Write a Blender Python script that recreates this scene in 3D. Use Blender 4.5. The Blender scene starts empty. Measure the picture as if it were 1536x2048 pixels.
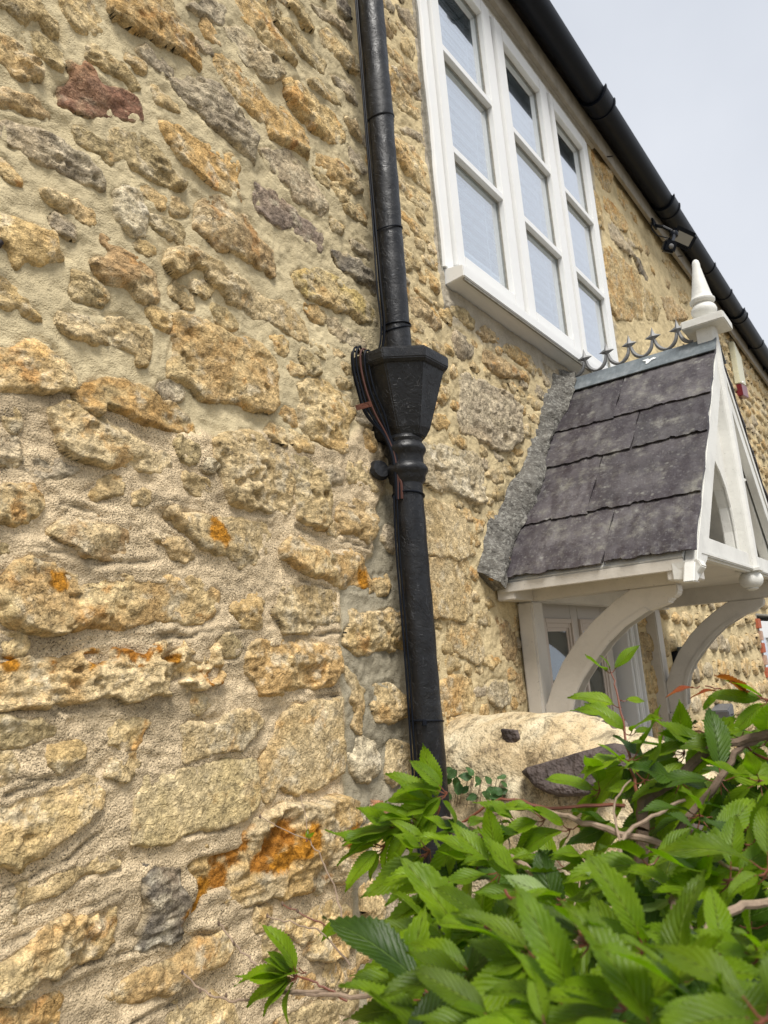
import bpy, bmesh, math, random
import numpy as np
from mathutils import Vector, Matrix
from math import radians, sin, cos, pi, sqrt

random.seed(7)
rng = np.random.default_rng(7)
scene = bpy.context.scene
COL = scene.collection

# ------------------------------------------------------------ camera, sky, sun, exposure
CAM = Vector((0.0, -1.15, 2.0))
_yaw, _pit, _rol = radians(35.97), radians(11.92), radians(-4.219)
_f = Vector((cos(_pit)*cos(_yaw), cos(_pit)*sin(_yaw), sin(_pit)))
_r = Vector((sin(_yaw), -cos(_yaw), 0)); _u = _r.cross(_f)
_r2 = _r*cos(_rol)+_u*sin(_rol); _u2 = _u*cos(_rol)-_r*sin(_rol)
cam_data = bpy.data.cameras.new('camera')
cam = bpy.data.objects.new('camera', cam_data); COL.objects.link(cam)
cam.matrix_world = Matrix(((_r2.x,_u2.x,-_f.x,CAM.x),(_r2.y,_u2.y,-_f.y,CAM.y),(_r2.z,_u2.z,-_f.z,CAM.z),(0,0,0,1)))
cam_data.sensor_fit = 'VERTICAL'; cam_data.sensor_height = 36; cam_data.sensor_width = 27
cam_data.lens = 1480/2048*36
cam_data.clip_start = 0.02; cam_data.clip_end = 3000
cam_data.dof.use_dof = True; cam_data.dof.focus_distance = 1.9; cam_data.dof.aperture_fstop = 11.0
scene.camera = cam

SUN_EL, SUN_AZ = radians(58), radians(-128)       # azimuth of the direction towards the sun, from +X
world = bpy.data.worlds.new('World'); scene.world = world; world.use_nodes = True
nt = world.node_tree; nt.nodes.clear()
wo = nt.nodes.new('ShaderNodeOutputWorld'); bg = nt.nodes.new('ShaderNodeBackground')
sky = nt.nodes.new('ShaderNodeTexSky'); sky.sky_type = 'NISHITA'; sky.sun_disc = False
sky.sun_elevation = SUN_EL; sky.sun_rotation = pi/2-SUN_AZ; sky.dust_density = 3; sky.air_density = 1
mx = nt.nodes.new('ShaderNodeMix'); mx.data_type = 'RGBA'; mx.inputs[0].default_value = 0.93
tc = nt.nodes.new('ShaderNodeTexCoord'); nz = nt.nodes.new('ShaderNodeTexNoise')
nz.inputs['Scale'].default_value = 2.2; nz.inputs['Detail'].default_value = 5; nz.inputs['Roughness'].default_value = .5
rp = nt.nodes.new('ShaderNodeValToRGB')
rp.color_ramp.elements[0].position = .36; rp.color_ramp.elements[0].color = (6.5,6.85,7.5,1)
rp.color_ramp.elements[1].position = .60; rp.color_ramp.elements[1].color = (7.3,7.6,8.2,1)
nt.links.new(tc.outputs['Generated'], nz.inputs['Vector']); nt.links.new(nz.outputs['Fac'], rp.inputs['Fac'])
nt.links.new(sky.outputs['Color'], mx.inputs[6]); nt.links.new(rp.outputs['Color'], mx.inputs[7])
nt.links.new(mx.outputs[2], bg.inputs['Color']); bg.inputs['Strength'].default_value = 0.077
nt.links.new(bg.outputs['Background'], wo.inputs['Surface'])

sun_d = bpy.data.lights.new('sun', 'SUN'); sun_d.energy = 2.8; sun_d.angle = radians(24); sun_d.color = (1,.96,.9)
sun = bpy.data.objects.new('sun', sun_d); COL.objects.link(sun)
_sd = Vector((cos(SUN_EL)*cos(SUN_AZ), cos(SUN_EL)*sin(SUN_AZ), sin(SUN_EL)))
sun.rotation_euler = _sd.to_track_quat('Z','Y').to_euler()
scene.view_settings.view_transform = 'Standard'; scene.view_settings.look = 'None'
scene.view_settings.exposure = 0.55; scene.view_settings.gamma = 1
scene.view_settings.use_curve_mapping = False
scene.cycles.max_bounces = 6; scene.cycles.diffuse_bounces = 3; scene.cycles.glossy_bounces = 3
scene.cycles.transparent_max_bounces = 10
scene.cycles.use_denoising = True

# ------------------------------------------------------------ noise
def _hash(ix, iy, seed):
    h = (ix.astype(np.int64)*374761393 + iy.astype(np.int64)*668265263 + seed*974634777) & 0xffffffff
    h = ((h ^ (h >> 13)) * 1274126177) & 0xffffffff
    h = h ^ (h >> 16)
    return (h & 0xffff)/32767.5 - 1.0
def vn(x, y, seed=0):
    xi = np.floor(x); yi = np.floor(y); fx = x-xi; fy = y-yi
    u = fx*fx*fx*(fx*(fx*6-15)+10); v = fy*fy*fy*(fy*(fy*6-15)+10)
    a = _hash(xi,yi,seed); b = _hash(xi+1,yi,seed); c = _hash(xi,yi+1,seed); d = _hash(xi+1,yi+1,seed)
    return (a*(1-u)+b*u)*(1-v) + (c*(1-u)+d*u)*v
def fbm(x, y, s, octv=4, seed=0, g=.5):
    r = np.zeros_like(x); amp = 1.0; tot = 0
    for i in range(octv):
        r += amp*vn(x*s+17.3*i, y*s-9.1*i, seed+i*31); tot += amp; amp *= g; s *= 2.03
    return r/tot*1.6
def ridged(x, y, s, octv=4, seed=0, g=.55):
    r = np.zeros_like(x); amp = 1.0; tot = 0
    for i in range(octv):
        r += amp*(1-2*np.abs(vn(x*s+7.3*i, y*s-3.1*i, seed+i*17))); tot += amp; amp *= g; s *= 2.1
    return r/tot
def sstep(a, b, x):
    t = np.clip((x-a)/(b-a), 0, 1); return t*t*(3-2*t)
def poly_sd(P, X, Y):
    """signed distance to polygon, positive inside"""
    d2 = np.full(X.shape, 1e9); ins = np.zeros(X.shape, bool)
    n = len(P)
    for i in range(n):
        x0,y0 = P[i]; x1,y1 = P[(i+1)%n]
        dx,dy = x1-x0, y1-y0; L = dx*dx+dy*dy+1e-12
        t = np.clip(((X-x0)*dx+(Y-y0)*dy)/L, 0, 1)
        d2 = np.minimum(d2, (X-x0-t*dx)**2+(Y-y0-t*dy)**2)
        if y0 != y1:
            c = (y0 > Y) != (y1 > Y)
            ins ^= c & (X < (x1-x0)*(Y-y0)/(y1-y0)+x0)
    d = np.sqrt(d2)
    return np.where(ins, d, -d)
def line_d(P, X, Y):
    d2 = np.full(X.shape, 1e9)
    for i in range(len(P)-1):
        x0,y0 = P[i]; x1,y1 = P[i+1]; dx,dy = x1-x0, y1-y0; L = dx*dx+dy*dy+1e-12
        t = np.clip(((X-x0)*dx+(Y-y0)*dy)/L, 0, 1)
        d2 = np.minimum(d2, (X-x0-t*dx)**2+(Y-y0-t*dy)**2)
    return np.sqrt(d2)

# ------------------------------------------------------------ mesh helpers
def np_mesh(name, V, Q, mat, col=None, extra=None, smooth=True):
    me = bpy.data.meshes.new(name)
    V = np.asarray(V, dtype=np.float32); Q = np.asarray(Q, dtype=np.int32)
    me.vertices.add(len(V)); me.vertices.foreach_set('co', V.ravel())
    k = Q.shape[1]
    me.loops.add(Q.size); me.loops.foreach_set('vertex_index', Q.ravel())
    me.polygons.add(len(Q)); me.polygons.foreach_set('loop_start', np.arange(0, Q.size, k, dtype=np.int32))
    me.polygons.foreach_set('loop_total', np.full(len(Q), k, dtype=np.int32))
    me.polygons.foreach_set('use_smooth', np.full(len(Q), smooth))
    me.update(calc_edges=True)
    if col is not None:
        a = me.color_attributes.new('Col', 'FLOAT_COLOR', 'POINT')
        c4 = np.ones((len(V),4), dtype=np.float32); c4[:,:3] = col
        if extra is not None: c4[:,3] = extra
        a.data.foreach_set('color', c4.ravel())
    me.materials.append(mat)
    return me
class MB:
    """collects solids; build() links them as one mesh object"""
    def __init__(s): s.v = []; s.f = []
    def add(s, vs, fs):
        o = len(s.v); s.v += [tuple(p) for p in vs]; s.f += [tuple(i+o for i in f) for f in fs]; return s
    def box(s, a, b):
        x0,y0,z0 = a; x1,y1,z1 = b
        return s.add([(x0,y0,z0),(x1,y0,z0),(x1,y1,z0),(x0,y1,z0),(x0,y0,z1),(x1,y0,z1),(x1,y1,z1),(x0,y1,z1)],
              [(0,3,2,1),(4,5,6,7),(0,1,5,4),(1,2,6,5),(2,3,7,6),(3,0,4,7)])
    def prism(s, pts, axis, a, b):
        """polygon pts in the two other axes, extruded from a to b along axis"""
        n = len(pts)
        def mk(p, t):
            return {0:(t,p[0],p[1]), 1:(p[0],t,p[1]), 2:(p[0],p[1],t)}[axis]
        vs = [mk(p,a) for p in pts]+[mk(p,b) for p in pts]
        return s.add(vs, [tuple(range(n))[::-1], tuple(range(n,2*n))]+[(i,(i+1)%n,n+(i+1)%n,n+i) for i in range(n)])
    def lathe(s, prof, cx, cy, seg=24, ang=2*pi, a0=0):
        n = len(prof); full = abs(ang-2*pi) < 1e-6; m = seg if full else seg+1
        vs = [(cx+r*cos(a0+ang*j/seg), cy+r*sin(a0+ang*j/seg), z) for j in range(m) for r,z in prof]
        fs = []
        for j in range(seg):
            k = (j+1)%m
            for i in range(n-1): fs.append((j*n+i, k*n+i, k*n+i+1, j*n+i+1))
        return s.add(vs, fs)
    def tube(s, pts, r, seg=8, cap=True):
        pts = [Vector(p) for p in pts]; n = len(pts)
        rr = r if isinstance(r,(list,tuple)) else [r]*n
        vs = []; prev = None
        for i,p in enumerate(pts):
            t = (pts[min(i+1,n-1)]-pts[max(i-1,0)]).normalized()
            if prev is None:
                u = t.cross(Vector((0,0,1)));  u = u if u.length > .05 else t.cross(Vector((0,1,0)))
            else: u = prev-t*prev.dot(t)
            u.normalize(); prev = u; w = t.cross(u)
            for k in range(seg):
                a = 2*pi*k/seg; vs.append(p+(u*cos(a)+w*sin(a))*rr[i])
        fs = [(i*seg+k, i*seg+(k+1)%seg, (i+1)*seg+(k+1)%seg, (i+1)*seg+k) for i in range(n-1) for k in range(seg)]
        if cap: fs += [tuple(range(seg))[::-1], tuple(range((n-1)*seg, n*seg))]
        return s.add(vs, fs)
    def mesh(s, name, mat, smooth=False, bevel=0):
        me = bpy.data.meshes.new(name); me.from_pydata(s.v, [], s.f)
        me.materials.append(mat)
        bm = bmesh.new(); bm.from_mesh(me); bmesh.ops.recalc_face_normals(bm, faces=bm.faces)
        if bevel:
            es = [e for e in bm.edges if len(e.link_faces) == 2 and e.calc_face_angle(0) > .6]
            bmesh.ops.bevel(bm, geom=es, offset=bevel, segments=2, affect='EDGES', clamp_overlap=True)
        bm.to_mesh(me); bm.free()
        if smooth:
            for p in me.polygons: p.use_smooth = True
            if hasattr(me, 'set_sharp_from_angle'): me.set_sharp_from_angle(angle=radians(40))
        me.update(); return me
    def build(s, name, mat, parent=None, smooth=False, bevel=0):
        return link(name, s.mesh(name, mat, smooth, bevel), parent)
def link(name, me, parent=None, **kw):
    o = bpy.data.objects.new(name, me); COL.objects.link(o)
    if parent is not None:
        o.parent = parent; o.matrix_parent_inverse = parent.matrix_basis.inverted()
    for k,v in kw.items(): o[k] = v
    return o
def thing(name, label, cat, loc=(0,0,0), group=None):
    o = bpy.data.objects.new(name, None); COL.objects.link(o); o.location = loc
    o.empty_display_size = .1; o['label'] = label; o['category'] = cat
    if group: o['group'] = group
    return o

# ------------------------------------------------------------ materials
class NM:
    def __init__(s, name):
        s.m = bpy.data.materials.new(name); s.m.use_nodes = True; s.t = s.m.node_tree; s.t.nodes.clear()
        s.out = s.n('ShaderNodeOutputMaterial'); s.b = s.n('ShaderNodeBsdfPrincipled'); s.l(s.b.outputs[0], s.out.inputs['Surface'])
    def n(s, t, **kw):
        x = s.t.nodes.new(t)
        for k,v in kw.items(): setattr(x, k, v)
        return x
    def l(s, a, b): s.t.links.new(a, b)
    def pos(s):
        if not hasattr(s,'_p'): s._p = s.n('ShaderNodeNewGeometry').outputs['Position']
        return s._p
    def noise(s, scale, detail=4, rough=.55, vec=None, dist=0):
        x = s.n('ShaderNodeTexNoise'); x.inputs['Scale'].default_value = scale; x.inputs['Detail'].default_value = detail
        x.inputs['Roughness'].default_value = rough; x.inputs['Distortion'].default_value = dist
        s.l(vec or s.pos(), x.inputs['Vector']); return x.outputs['Fac']
    def voro(s, scale, feature='F1', vec=None, out='Distance'):
        x = s.n('ShaderNodeTexVoronoi', feature=feature); x.inputs['Scale'].default_value = scale
        s.l(vec or s.pos(), x.inputs['Vector']); return x.outputs[out]
    def stretch(s, sc):
        x = s.n('ShaderNodeMapping'); x.inputs['Scale'].default_value = sc; s.l(s.pos(), x.inputs['Vector']); return x.outputs[0]
    def ramp(s, fac, stops):
        x = s.n('ShaderNodeValToRGB'); e = x.color_ramp.elements
        while len(e) < len(stops): e.new(.5)
        for i,(p,c) in enumerate(stops):
            e[i].position = p; e[i].color = (c,c,c,1) if isinstance(c,(int,float)) else (*c,1)
        s.l(fac, x.inputs['Fac']); return x.outputs['Color']
    def mix(s, fac, a, b, mode='MIX'):
        x = s.n('ShaderNodeMix', data_type='RGBA', blend_type=mode)
        for i,v in ((0,fac),(6,a),(7,b)):
            if isinstance(v,(int,float)): x.inputs[i].default_value = v if i == 0 else (v,v,v,1)
            elif isinstance(v,tuple): x.inputs[i].default_value = (*v,1)
            else: s.l(v, x.inputs[i])
        return x.outputs[2]
    def math(s, op, a, b=None):
        x = s.n('ShaderNodeMath', operation=op)
        for i,v in ((0,a),(1,b)):
            if v is None: continue
            if isinstance(v,(int,float)): x.inputs[i].default_value = v
            else: s.l(v, x.inputs[i])
        return x.outputs[0]
    def bump(s, h, dist, strength=1, prev=None):
        x = s.n('ShaderNodeBump'); x.inputs['Distance'].default_value = dist; x.inputs['Strength'].default_value = strength
        s.l(h, x.inputs['Height'])
        if prev is not None: s.l(prev, x.inputs['Normal'])
        return x.outputs[0]
    def fin(s, col, rough=.9, nrm=None, spec=.3):
        if isinstance(col, tuple): s.b.inputs['Base Color'].default_value = (*col,1)
        else: s.l(col, s.b.inputs['Base Color'])
        if isinstance(rough,(int,float)): s.b.inputs['Roughness'].default_value = rough
        else: s.l(rough, s.b.inputs['Roughness'])
        s.b.inputs['Specular IOR Level'].default_value = spec
        if nrm is not None: s.l(nrm, s.b.inputs['Normal'])
        return s.m

def mat_stone():
    m = NM('rubble_stone'); a = m.n('ShaderNodeVertexColor', layer_name='Col')
    c = m.mix(.8, a.outputs['Color'], m.ramp(m.noise(60,6,.72), [(.38,.55),(.5,1.0),(.62,1.30)]), 'MULTIPLY')
    c = m.mix(.45, c, m.ramp(m.noise(300,3,.7), [(.36,.40),(.5,1.0),(.64,1.6)]), 'MULTIPLY')
    pits = m.ramp(m.noise(190,3,.6), [(.33,.30),(.42,1.0)])
    gate = m.ramp(m.noise(16,4), [(.46,0.0),(.60,1.0)])
    c = m.mix(m.math('MULTIPLY', gate, .55), c, m.mix(1, c, pits, 'MULTIPLY'))
    h = m.noise(75,4,.62,dist=.6)
    b1 = m.bump(h, .011, 1)
    b2 = m.bump(m.mix(gate, 1.0, pits), .003, .8, b1)
    return m.fin(c, .93, b2, .2)
def mat_mortar():
    m = NM('lime_mortar'); a = m.n('ShaderNodeVertexColor', layer_name='Col'); g = a.outputs['Alpha']
    c = m.mix(.6, a.outputs['Color'], m.ramp(m.noise(9,7,.65), [(.34,.74),(.5,1.0),(.66,1.18)]), 'MULTIPLY')
    c = m.mix(.35, c, m.ramp(m.noise(260,3,.7), [(.36,.70),(.5,1.0),(.64,1.25)]), 'MULTIPLY')
    sp = m.ramp(m.noise(380,2,.6), [(.37,.20),(.46,1.0)])
    sp2 = m.ramp(m.noise(230,2,.5), [(.54,1.0),(.66,1.45)])
    dirt = m.ramp(m.noise(7,5,.65), [(.36,.30),(.56,1.0)])
    gs = m.math('MULTIPLY', g, dirt)
    c = m.mix(gs, c, m.mix(1, m.mix(1, c, sp, 'MULTIPLY'), sp2, 'MULTIPLY'))
    hA = m.math('ADD', m.math('MULTIPLY', m.noise(330,1,.5), .30), m.math('MULTIPLY', m.noise(45,3,.55), 1.0))
    hB = m.math('ADD', m.math('MULTIPLY', m.noise(300,1,.5), .45), m.math('MULTIPLY', m.noise(50,3,.55), .9))
    x = m.n('ShaderNodeMix', data_type='FLOAT'); m.l(g, x.inputs[0]); m.l(hA, x.inputs[2]); m.l(hB, x.inputs[3])
    return m.fin(c, .95, m.bump(x.outputs[0], .007, 1), .15)
def mat_paint(name, col, dirt=.25, rough=.45, bump=.0006):
    m = NM(name)
    c = m.mix(dirt, col, m.ramp(m.noise(7,6,.65), [(.3,.62),(.55,1.0),(.8,1.05)]), 'MULTIPLY')
    spk = m.ramp(m.noise(160,2,.5), [(.27,.25),(.32,1.0)])
    c = m.mix(dirt*.9, c, spk, 'MULTIPLY')
    return m.fin(c, rough, m.bump(m.noise(55,3,.55), bump, 1), .4)
def mat_black():
    m = NM('black_gloss_paint')
    c = m.ramp(m.noise(30,5,.6), [(.3,(.005,.005,.006)),(.7,(.013,.014,.016))])
    scuff = m.ramp(m.noise(15,9,.8,m.stretch((2.6,2.6,.6)),1.0), [(.60,0.0),(.66,1.0)])
    c = m.mix(m.math('MULTIPLY', scuff, .35), c, (.16,.17,.19))
    h = m.noise(18,6,.62,None,1.4)
    fl = m.ramp(m.noise(24,4,.55,None,2.0), [(.50,0.0),(.515,1.0)])       # layers of old paint with lifted edges
    b = m.bump(fl, .0008, .9, m.bump(h, .0028, 1))
    return m.fin(c, m.ramp(m.noise(9,5,.6), [(.38,.28),(.62,.50)]), b, .4)
def mat_simple(name, col, rough=.5, spec=.4, bs=80, bd=.0005, var=.2, metal=0):
    m = NM(name); c = m.mix(var, col, m.ramp(m.noise(bs*.4,4,.6), [(.3,.5),(.5,1.0),(.7,1.4)]), 'MULTIPLY')
    m.b.inputs['Metallic'].default_value = metal
    return m.fin(c, rough, m.bump(m.noise(bs,2,.5), bd, 1), spec)
def mat_slate():
    m = NM('welsh_slate'); a = m.n('ShaderNodeObjectInfo').outputs['Random']
    base = m.ramp(m.noise(5,5,.6,dist=.5), [(.3,(.036,.030,.033)),(.5,(.072,.063,.067)),(.72,(.125,.114,.115))])
    base = m.mix(.8, base, m.ramp(a, [(0.0,.65),(1.0,1.3)]), 'MULTIPLY')
    gr = m.ramp(m.noise(9,8,.78), [(.48,0.0),(.62,1.0)])
    gr2 = m.ramp(m.noise(22,6,.72), [(.42,0.0),(.58,1.0)])
    c = m.mix(m.math('MULTIPLY', m.math('MULTIPLY', gr, gr2), .62), base, (.25,.24,.20))
    dk = m.ramp(m.noise(8,6,.7,m.stretch((1.0,1.3,.5))), [(.42,1.0),(.50,0.0)])
    c = m.mix(m.math('MULTIPLY', dk, .6), c, (.028,.020,.026))
    li = m.ramp(m.voro(34), [(.14,1.0),(.26,0.0)]); lg = m.ramp(m.noise(7,3), [(.5,0.0),(.6,1.0)])
    c = m.mix(m.math('MULTIPLY', m.math('MULTIPLY', li, lg), .35), c, (.36,.36,.32))
    fs = m.ramp(m.noise(95,3,.6), [(.60,0.0),(.66,1.0)])
    c = m.mix(m.math('MULTIPLY', fs, .16), c, (.42,.42,.40))
    b = m.bump(m.noise(34,4,.6,m.stretch((1.0,.5,1.0))), .008, 1)
    return m.fin(c, m.ramp(m.noise(20,4), [(.3,.42),(.7,.7)]), b, .4)
def mat_fillet():
    m = NM('weathered_cement'); n1 = m.noise(30,7,.75)
    c = m.ramp(n1, [(.3,(.075,.07,.062)),(.55,(.17,.16,.14)),(.7,(.30,.29,.26))])
    w = m.ramp(m.noise(70,4,.7), [(.54,0.0),(.60,1.0)]); c = m.mix(m.math('MULTIPLY', w, .5), c, (.42,.41,.36))
    o = m.ramp(m.voro(14), [(.10,1.0),(.15,0.0)]); og = m.ramp(m.noise(4,2), [(.55,0.0),(.6,1.0)])
    c = m.mix(m.math('MULTIPLY', m.math('MULTIPLY', o, og), .8), c, (.42,.2,.03))
    return m.fin(c, .95, m.bump(m.noise(80,3,.65), .014, 1), .2)
def mat_render():
    m = NM('weathered_render')
    c = m.ramp(m.noise(4.5,6,.65,dist=.5), [(.30,(.36,.25,.13)),(.46,(.60,.47,.28)),(.64,(.74,.64,.44))])
    c = m.mix(.85, c, m.ramp(m.noise(13,6,.75,m.stretch((.8,1.8,1.6)),.8), [(.40,.38),(.5,1.0)]), 'MULTIPLY')
    c = m.mix(m.ramp(m.noise(40,5,.7), [(.56,0.0),(.66,.8)]), c, (.20,.16,.11))
    crk = m.ramp(m.voro(7,'DISTANCE_TO_EDGE', m.stretch((1,1,1.3))), [(.006,.25),(.02,1.0)])
    c = m.mix(.12, c, crk, 'MULTIPLY')
    c = m.mix(.6, c, m.ramp(m.noise(260,2,.6), [(.36,.3),(.45,1.0)]), 'MULTIPLY')
    return m.fin(c, .95, m.bump(m.noise(40,4,.6), .012, 1, m.bump(crk, .0006)), .15)
def mat_lead():
    m = NM('lead_sheet')
    c = m.ramp(m.noise(9,6,.65), [(.3,(.075,.088,.10)),(.5,(.12,.14,.15)),(.72,(.23,.25,.26))])
    c = m.mix(.5, c, m.ramp(m.noise(30,5,.7,m.stretch((1,3,.6))), [(.3,.6),(.7,1.4)]), 'MULTIPLY')
    return m.fin(c, .55, m.bump(m.noise(18,5,.6), .003, 1), .4)
def mat_glass(name, tint=(.92,.97,.98), fac=1.1, base=.16):
    m = NM(name); tr = m.n('ShaderNodeBsdfTransparent'); tr.inputs[0].default_value = (*tint,1)
    gl = m.n('ShaderNodeBsdfGlossy'); gl.inputs['Roughness'].default_value = .015; gl.inputs[0].default_value = (.95,.97,1,1)
    lw = m.n('ShaderNodeLayerWeight'); lw.inputs['Blend'].default_value = .5
    f2 = m.math('MINIMUM', m.math('ADD', m.math('MULTIPLY', m.math('POWER', lw.outputs['Facing'], 2.0), fac), base), 1.0)
    x = m.n('ShaderNodeMixShader'); m.l(f2, x.inputs[0]); m.l(tr.outputs[0], x.inputs[1]); m.l(gl.outputs[0], x.inputs[2])
    m.l(x.outputs[0], m.out.inputs['Surface']); return m.m
def mat_leaf(name, c_lo, c_hi, vein, trans=.35):
    m = NM(name); a = m.n('ShaderNodeVertexColor', layer_name='Col')   # R: along the blade, G: across, B: per leaf
    sp = m.n('ShaderNodeSeparateColor'); m.l(a.outputs['Color'], sp.inputs[0])
    u, v = sp.outputs[0], sp.outputs[1]
    w = m.math('SUBTRACT', m.math('MULTIPLY', u, 62.0), m.math('MULTIPLY', v, 17.0))
    s = m.math('SINE', w); vl = m.ramp(s, [(.55,0.0),(.98,1.0)])
    mid = m.ramp(v, [(.02,1.0),(.07,0.0)])
    rnd = m.n('ShaderNodeObjectInfo').outputs['Random']
    base = m.mix(m.ramp(m.noise(22,3), [(.3,0.0),(.7,1.0)]), c_lo, c_hi)
    base = m.mix(.7, base, m.ramp(rnd, [(0.0,.50),(.5,1.0),(1.0,1.45)]), 'MULTIPLY')
    base = m.mix(.35, base, m.ramp(m.noise(90,4,.7), [(.3,.6),(.7,1.3)]), 'MULTIPLY')
    c = m.mix(m.math('MULTIPLY', vl, .08), base, vein); c = m.mix(m.math('MULTIPLY', mid, .7), c, vein)
    hh = m.math('SUBTRACT', 1.0, m.math('MAXIMUM', m.math('MULTIPLY', vl, .12), mid))
    b = m.bump(hh, .0016, 1, m.bump(m.math('SINE', m.math('ADD', w, 1.6)), .00018))
    m.fin(c, .40, b, .32)
    tl = m.n('ShaderNodeBsdfTranslucent'); m.l(m.mix(1, c, (1.2,1.5,.45), 'MULTIPLY'), tl.inputs[0])
    x = m.n('ShaderNodeMixShader'); x.inputs[0].default_value = trans
    m.l(m.b.outputs[0], x.inputs[1]); m.l(tl.outputs[0], x.inputs[2]); m.l(x.outputs[0], m.out.inputs['Surface'])
    return m.m
MS = mat_stone(); MM = mat_mortar()
M_WHITE = mat_paint('white_window_paint', (.82,.82,.80), .10, .35, .0002)
M_CREAM = mat_paint('cream_timber_paint', (.66,.62,.55), .40, .5, .0010)
M_PORCH = mat_paint('old_white_timber_paint', (.74,.73,.68), .45, .5, .0012)
M_DOOR = mat_paint('greige_door_paint', (.56,.52,.47), .15, .4, .0003)
M_BLACK = mat_black()
M_PLAST = mat_simple('black_plastic', (.006,.008,.013), .42, .16, 60, .0003)
M_RUST = mat_simple('rusty_iron', (.11,.042,.026), .85, .2, 220, .002, .7)
M_IRON = mat_simple('dark_iron', (.03,.024,.024), .7, .3, 150, .001, .4)
M_SLATE = mat_slate(); M_FILLET = mat_fillet(); M_RENDER = mat_render(); M_LEAD = mat_lead()
M_ZINC = mat_simple('grey_cast_metal', (.17,.17,.17), .5, .5, 60, .0012, .5, .15)
M_GLASS = mat_glass('window_glass'); M_DGLASS = mat_glass('door_glass', (.55,.62,.62), .6, .04)
M_BLIND = mat_simple('white_blind', (.88,.90,.91), .5, .3, 20, .0001, .05)
M_ROOM = mat_simple('dark_room', (.22,.21,.20), .9, .1)
M_RED = mat_simple('red_brick', (.42,.13,.07), .9, .2, 120, .002, .5)
M_REDPL = mat_simple('red_plastic', (.17,.012,.022), .3, .5)
M_IVORY = mat_simple('aged_ivory_plastic', (.62,.60,.44), .45, .4)
M_CEMENT = mat_simple('grey_cement', (.30,.285,.245), .95, .15, 140, .0025, .5)
M_FELT = mat_simple('fascia_board', (.30,.265,.21), .7, .3, 30, .001, .5)
M_GROUND = mat_simple('gravel_ground', (.20,.18,.14), .95, .1, 30, .01, .6)
M_LENS = mat_simple('grey_lens', (.28,.27,.24), .25, .5, 20, .0001, .05)
M_BARK = mat_simple('cherry_bark', (.15,.105,.075), .8, .25, 180, .0015, .6)
M_TWIG = mat_simple('pale_twig', (.30,.22,.16), .75, .25, 180, .0010, .5)
M_PETI = mat_simple('red_petiole', (.17,.055,.03), .45, .4, 100, .0003, .3)
M_CABR = mat_simple('faded_red_cable', (.085,.035,.026), .6, .3)
M_LEAF = mat_leaf('cherry_leaf', (.090,.165,.005), (.195,.300,.008), (.27,.37,.04), .44)
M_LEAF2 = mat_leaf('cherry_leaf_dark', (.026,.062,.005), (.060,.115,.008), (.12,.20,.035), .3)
M_LEAF3 = mat_leaf('cherry_leaf_under', (.20,.29,.09), (.27,.36,.13), (.36,.44,.20), .4)
M_LEAFR = mat_leaf('cherry_leaf_young_red', (.26,.055,.02), (.32,.09,.03), (.36,.14,.06), .4)
M_HERB = mat_leaf('ivy_leaf', (.05,.12,.035), (.10,.19,.07), (.22,.30,.16), .25)

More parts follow.
